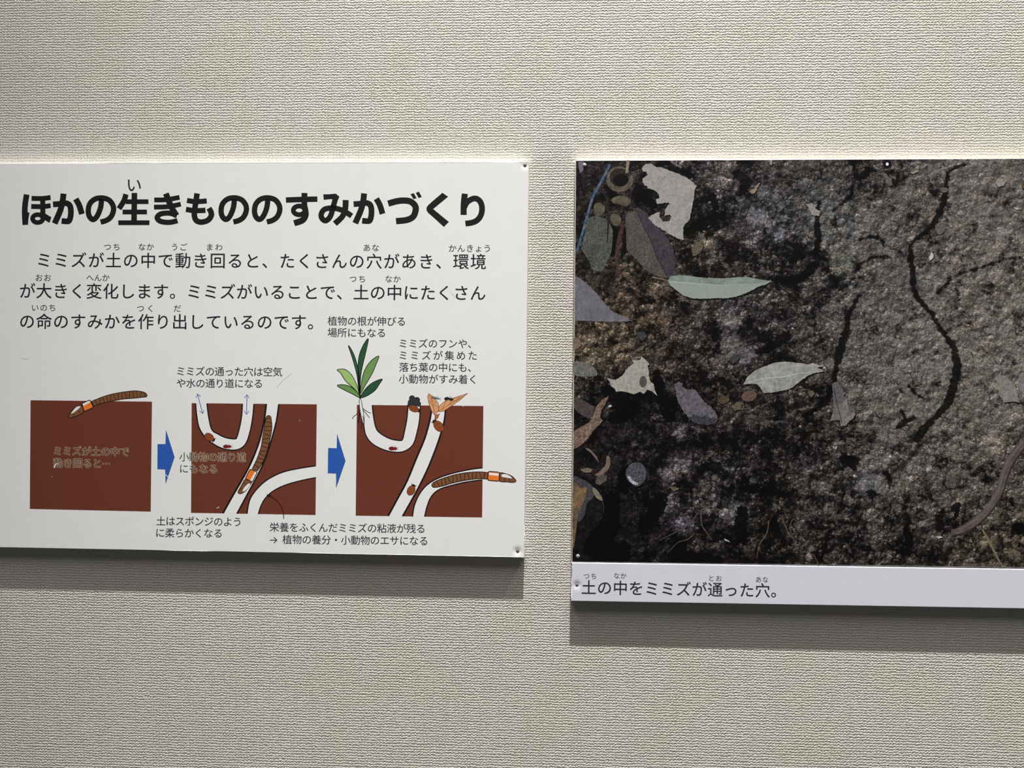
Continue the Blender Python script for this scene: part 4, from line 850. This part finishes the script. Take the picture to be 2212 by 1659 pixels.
for pts, wd in ((QE([(1270, 570), (1180, 680), (1040, 760), (900, 830)]), 2.2), (QE([(1240, 760), (1170, 820), (1080, 850), (980, 950)]), 2.2), (QE([(1300, 570), (1310, 680), (1360, 760), (1410, 830)]), 2.6), (QE([(1950, 640), (1930, 760), (1860, 870), (1835, 1000)]), 2.6), (QE([(2070, 600), (2110, 700), (2160, 790), (2212, 840)]), 2.6), (QE([(2180, 620), (2150, 700), (2170, 780)]), 2.2),
                (QD([(600, 1240), (600, 1100), (660, 980), (710, 800), (790, 700)]), 1.6), (QD([(600, 1220), (690, 1190), (780, 1090)]), 1.6), (QD([(610, 1140), (700, 1130), (770, 1110)]), 1.6), (QF([(130, 440), (210, 560), (260, 620)]), 1.8), (QF([(0, 620), (90, 670)]), 2), (QF([(370, 540), (420, 610), (510, 610), (560, 570)]), 1.8), (QF([(200, 960), (260, 1080)]), 1.8), (QB([(490, 1060), (505, 1140), (545, 1170)]), 1.6)):
    printed('pictured_root', None, [], [(pts, [wd, wd, wd * .8, wd * .5, wd * .4][:len(pts)] if len(pts) < 6 else wd, m_root, 6)])
m_chip = pic('pictured_pale_chip', (150, 142, 136), 0.12, 1 / 5); m_chip2 = pic('pictured_white_sliver', (190, 190, 192), 0.05); m_clay = pic('pictured_clay_lump', (104, 92, 70), 0.22, 1 / 4, 0.4); m_peb2 = pic('pictured_grey_pebble', (104, 94, 90), 0.15, 1 / 6); m_blu = pic('pictured_bluish_lump', (64, 65, 74), 0.25, 1 / 4, 0.3); m_ocr = pic('pictured_ochre_lump', (92, 70, 50), 0.25, 1 / 4, 0.3)
for z, pts, mt in ((QB, [(1330, 935), (1348, 980), (1345, 1005), (1312, 1030), (1302, 995), (1318, 975)], m_chip2), (QB, [(1935, 290), (1960, 250), (2005, 245), (2028, 290), (2020, 315), (1965, 325)], m_chip), (QB, [(1415, 340), (1460, 332), (1490, 352), (1470, 375), (1440, 380), (1420, 365)], m_peb2),
                   (QB, [(2112, 520), (2150, 528), (2180, 540), (2150, 545), (2120, 532)], m_chip2), (QB, [(125, 490), (190, 480), (215, 530), (265, 560), (255, 605), (180, 595), (165, 545)], m_chip), (QB, [(1365, 700), (1400, 665), (1445, 670), (1460, 720), (1435, 770), (1395, 780), (1368, 745)], m_peb2),
                   (QB, [(1120, 190), (1175, 168), (1200, 180), (1150, 205)], m_chip), (QB, [(860, 195), (895, 200), (930, 250), (955, 300), (925, 315), (890, 270)], m_peb2), (QB, [(2195, 270), (2230, 260), (2230, 350), (2190, 340)], m_ocr),
                   (QA, [(1760, 370), (1790, 395), (1815, 385), (1870, 285), (1850, 290), (1800, 350)], m_tan), (QA, [(130, 85), (185, 85), (180, 160), (150, 200), (135, 150)], m_lav), (QA, [(1230, 880), (1300, 850), (1330, 890), (1290, 960), (1230, 990), (1210, 930)], m_clay), (QA, [(1955, 70), (1985, 72), (1980, 120), (1958, 110)], m_chip),
                   (QC, [(1460, 820), (1500, 775), (1560, 775), (1580, 815), (1530, 850), (1480, 850)], m_ocr), (QC, [(412, 870), (440, 858), (452, 872), (430, 885)], m_chip2), (QC, [(1565, 420), (1620, 370), (1670, 400), (1650, 450), (1600, 470)], m_blu), (QC, [(690, 170), (760, 160), (790, 210), (740, 250), (690, 220)], m_blu),
                   (QC, [(1590, 880), (1650, 830), (1700, 850), (1680, 890), (1720, 905), (1620, 915)], m_clay), (QC, [(680, 340), (740, 300), (780, 290), (750, 330), (700, 355)], m_clay), (QC, [(195, 1275), (240, 1285), (300, 1350), (325, 1410), (300, 1380), (250, 1320)], m_bean), (QC, [(88, 220), (140, 235), (150, 300), (88, 330)], m_bean),
                   (QE, [(1000, 318), (1060, 320), (1095, 335), (1040, 360)], m_clay), (QE, [(1515, 810), (1560, 825), (1580, 845), (1540, 835)], m_chip2), (QE, [(155, 150), (220, 135), (260, 155), (240, 180), (180, 175)], m_bean), (QE, [(300, 230), (350, 190), (405, 210), (400, 260), (330, 300), (295, 280)], m_pur1),
                   (QF, [(1370, 795), (1410, 785), (1440, 800), (1400, 812)], m_chip2), (QF, [(1930, 270), (1960, 262), (1970, 280), (1940, 292)], m_peb2), (QD, [(1030, 965), (1055, 970), (1060, 1000), (1035, 1000)], m_clay), (QD, [(148, 735), (190, 722), (215, 745), (190, 785), (155, 775)], m_clay)):
    printed('pictured_fragment', None, [([(x + 1.0, y + 1.8) for x, y in z(pts)], SHADOW_DARK, 4.0, True, 1.4), (z(pts), mt, 4.6, mt in (m_bean, m_peb2), 1.0)])  # the offset dark copy paints each fragment's shadow
m_berry = ink('pictured_berry_ink', (22, 21, 26), 0.42, spec=0.12); m_gl = ink('pictured_berry_gleam', (226, 232, 240))
s = Sheet(T_PHOTO); (bx, by), = QB([(905, 108)]); s.ellipse(bx, by, 9.5, 9.5, m_berry, 6); s.ellipse(bx, by, 3.2, 3.4, m_gl, 7); s.build('pictured_berry', soil, 'shiny black berry with a white gleam')

# ------------------------------------------------------------------ caption strip below the photograph
strip = empty('caption_strip', P(1800, 1300, -0.004), 'narrow cool white caption strip mounted under the soil photograph', 'caption strip')
stl, str_, sbr, sbl = (1234.8, 1214.0), (2212, 1228.3), (2212, 1315.0), (1233.8, 1298.6)
ext = lambda p, q, x: (x, line_y(p, q, x))
board('board', [(stl[0], stl[1] + 1.2), (XR, ext(stl, str_, XR)[1] + 1.2), ext(sbl, sbr, XR), sbl], T_STRIP, STRIPW, strip, dimples=[(1246, 1264, 0.00060, 0.0026)])
s = Sheet(T_STRIP)
write(s, '土の中をミミズが通った穴。', 1256.8, 1676.3, 1269.2, 1276.4, 33.6, ink('blue_black_ink', (44, 46, 58)), 8)
s.build('caption_lettering', strip, 'one line of dark caption text')
for t, x, y in (('つち', 1274.3, 1244.9), ('なか', 1339.8, 1244.2), ('とお', 1545.6, 1249.6), ('あな', 1646.2, 1252.3)):
    reading_aid(strip, T_STRIP, t, x, y, 14.2, 0.01, ink('blue_grey_ink', (62, 66, 80)))

# ------------------------------------------------------------------ nails
def metal(name, rgb, rough):
    mt = bpy.data.materials.new(name); mt.use_nodes = True; b = mt.node_tree.nodes['Principled BSDF']
    b.inputs['Base Color'].default_value = (*lin(rgb), 1); b.inputs['Metallic'].default_value = 0.25; b.inputs['Roughness'].default_value = rough
    return mt
NAIL = metal('nail_steel', (176, 172, 168), 0.5)
def nail(px, py, face, rpx, label, steel):
    """round-headed nail: domed head, short neck, shank sunk into the board"""
    c = P(px, py, -face); r = rpx * 0.0005
    prof = [(0.0, -0.30), (0.45, -0.27), (0.78, -0.19), (0.95, -0.06), (1.0, 0.04), (0.94, 0.14), (0.42, 0.18), (0.40, 0.6)]
    n = 20; V = []; Fc = []
    for k, (a, d) in enumerate(prof):
        if k == 0: V.append((0, d * r, 0)); continue
        V += [(a * r * math.cos(2 * math.pi * i / n), d * r, a * r * math.sin(2 * math.pi * i / n)) for i in range(n)]
    for i in range(n): Fc.append((0, 1 + i, 1 + (i + 1) % n))
    for k in range(len(prof) - 2):
        a, b = 1 + k * n, 1 + (k + 1) * n
        for i in range(n): Fc.append((a + i, b + i, b + (i + 1) % n, a + (i + 1) % n))
    e = 1 + (len(prof) - 2) * n; Fc.append(tuple(e + i for i in range(n)))
    me = bpy.data.meshes.new('nail'); me.from_pydata(V, [], Fc); me.materials.append(steel)
    me.polygons.foreach_set('use_smooth', [True] * len(Fc)); me.update()
    o = bpy.data.objects.new('nail', me); C.objects.link(o); o.location = c
    return tag(o, label, 'nail', 'nails holding the boards')
DULL = metal('dull_nail_steel', (132, 126, 120), 0.55)
nail(1134, 356.5, T_TEXT - 0.00052, 4.3, 'grey nail in the top corner of the white information panel', DULL)
nail(1118.2, 1189.8, T_TEXT - 0.0007, 4.2, 'grey nail in the bottom corner of the white information panel', DULL)
nail(1262.8, 356.5, T_PHOTO, 4.2, 'shiny nail in the top corner of the soil photograph', NAIL)
nail(1248.3, 1201.5, T_PHOTO, 4.3, 'pale nail in the bottom corner of the soil photograph', NAIL)
nail(1246.2, 1263.3, T_STRIP - 0.0007, 3.9, 'grey nail at the end of the caption strip', DULL)
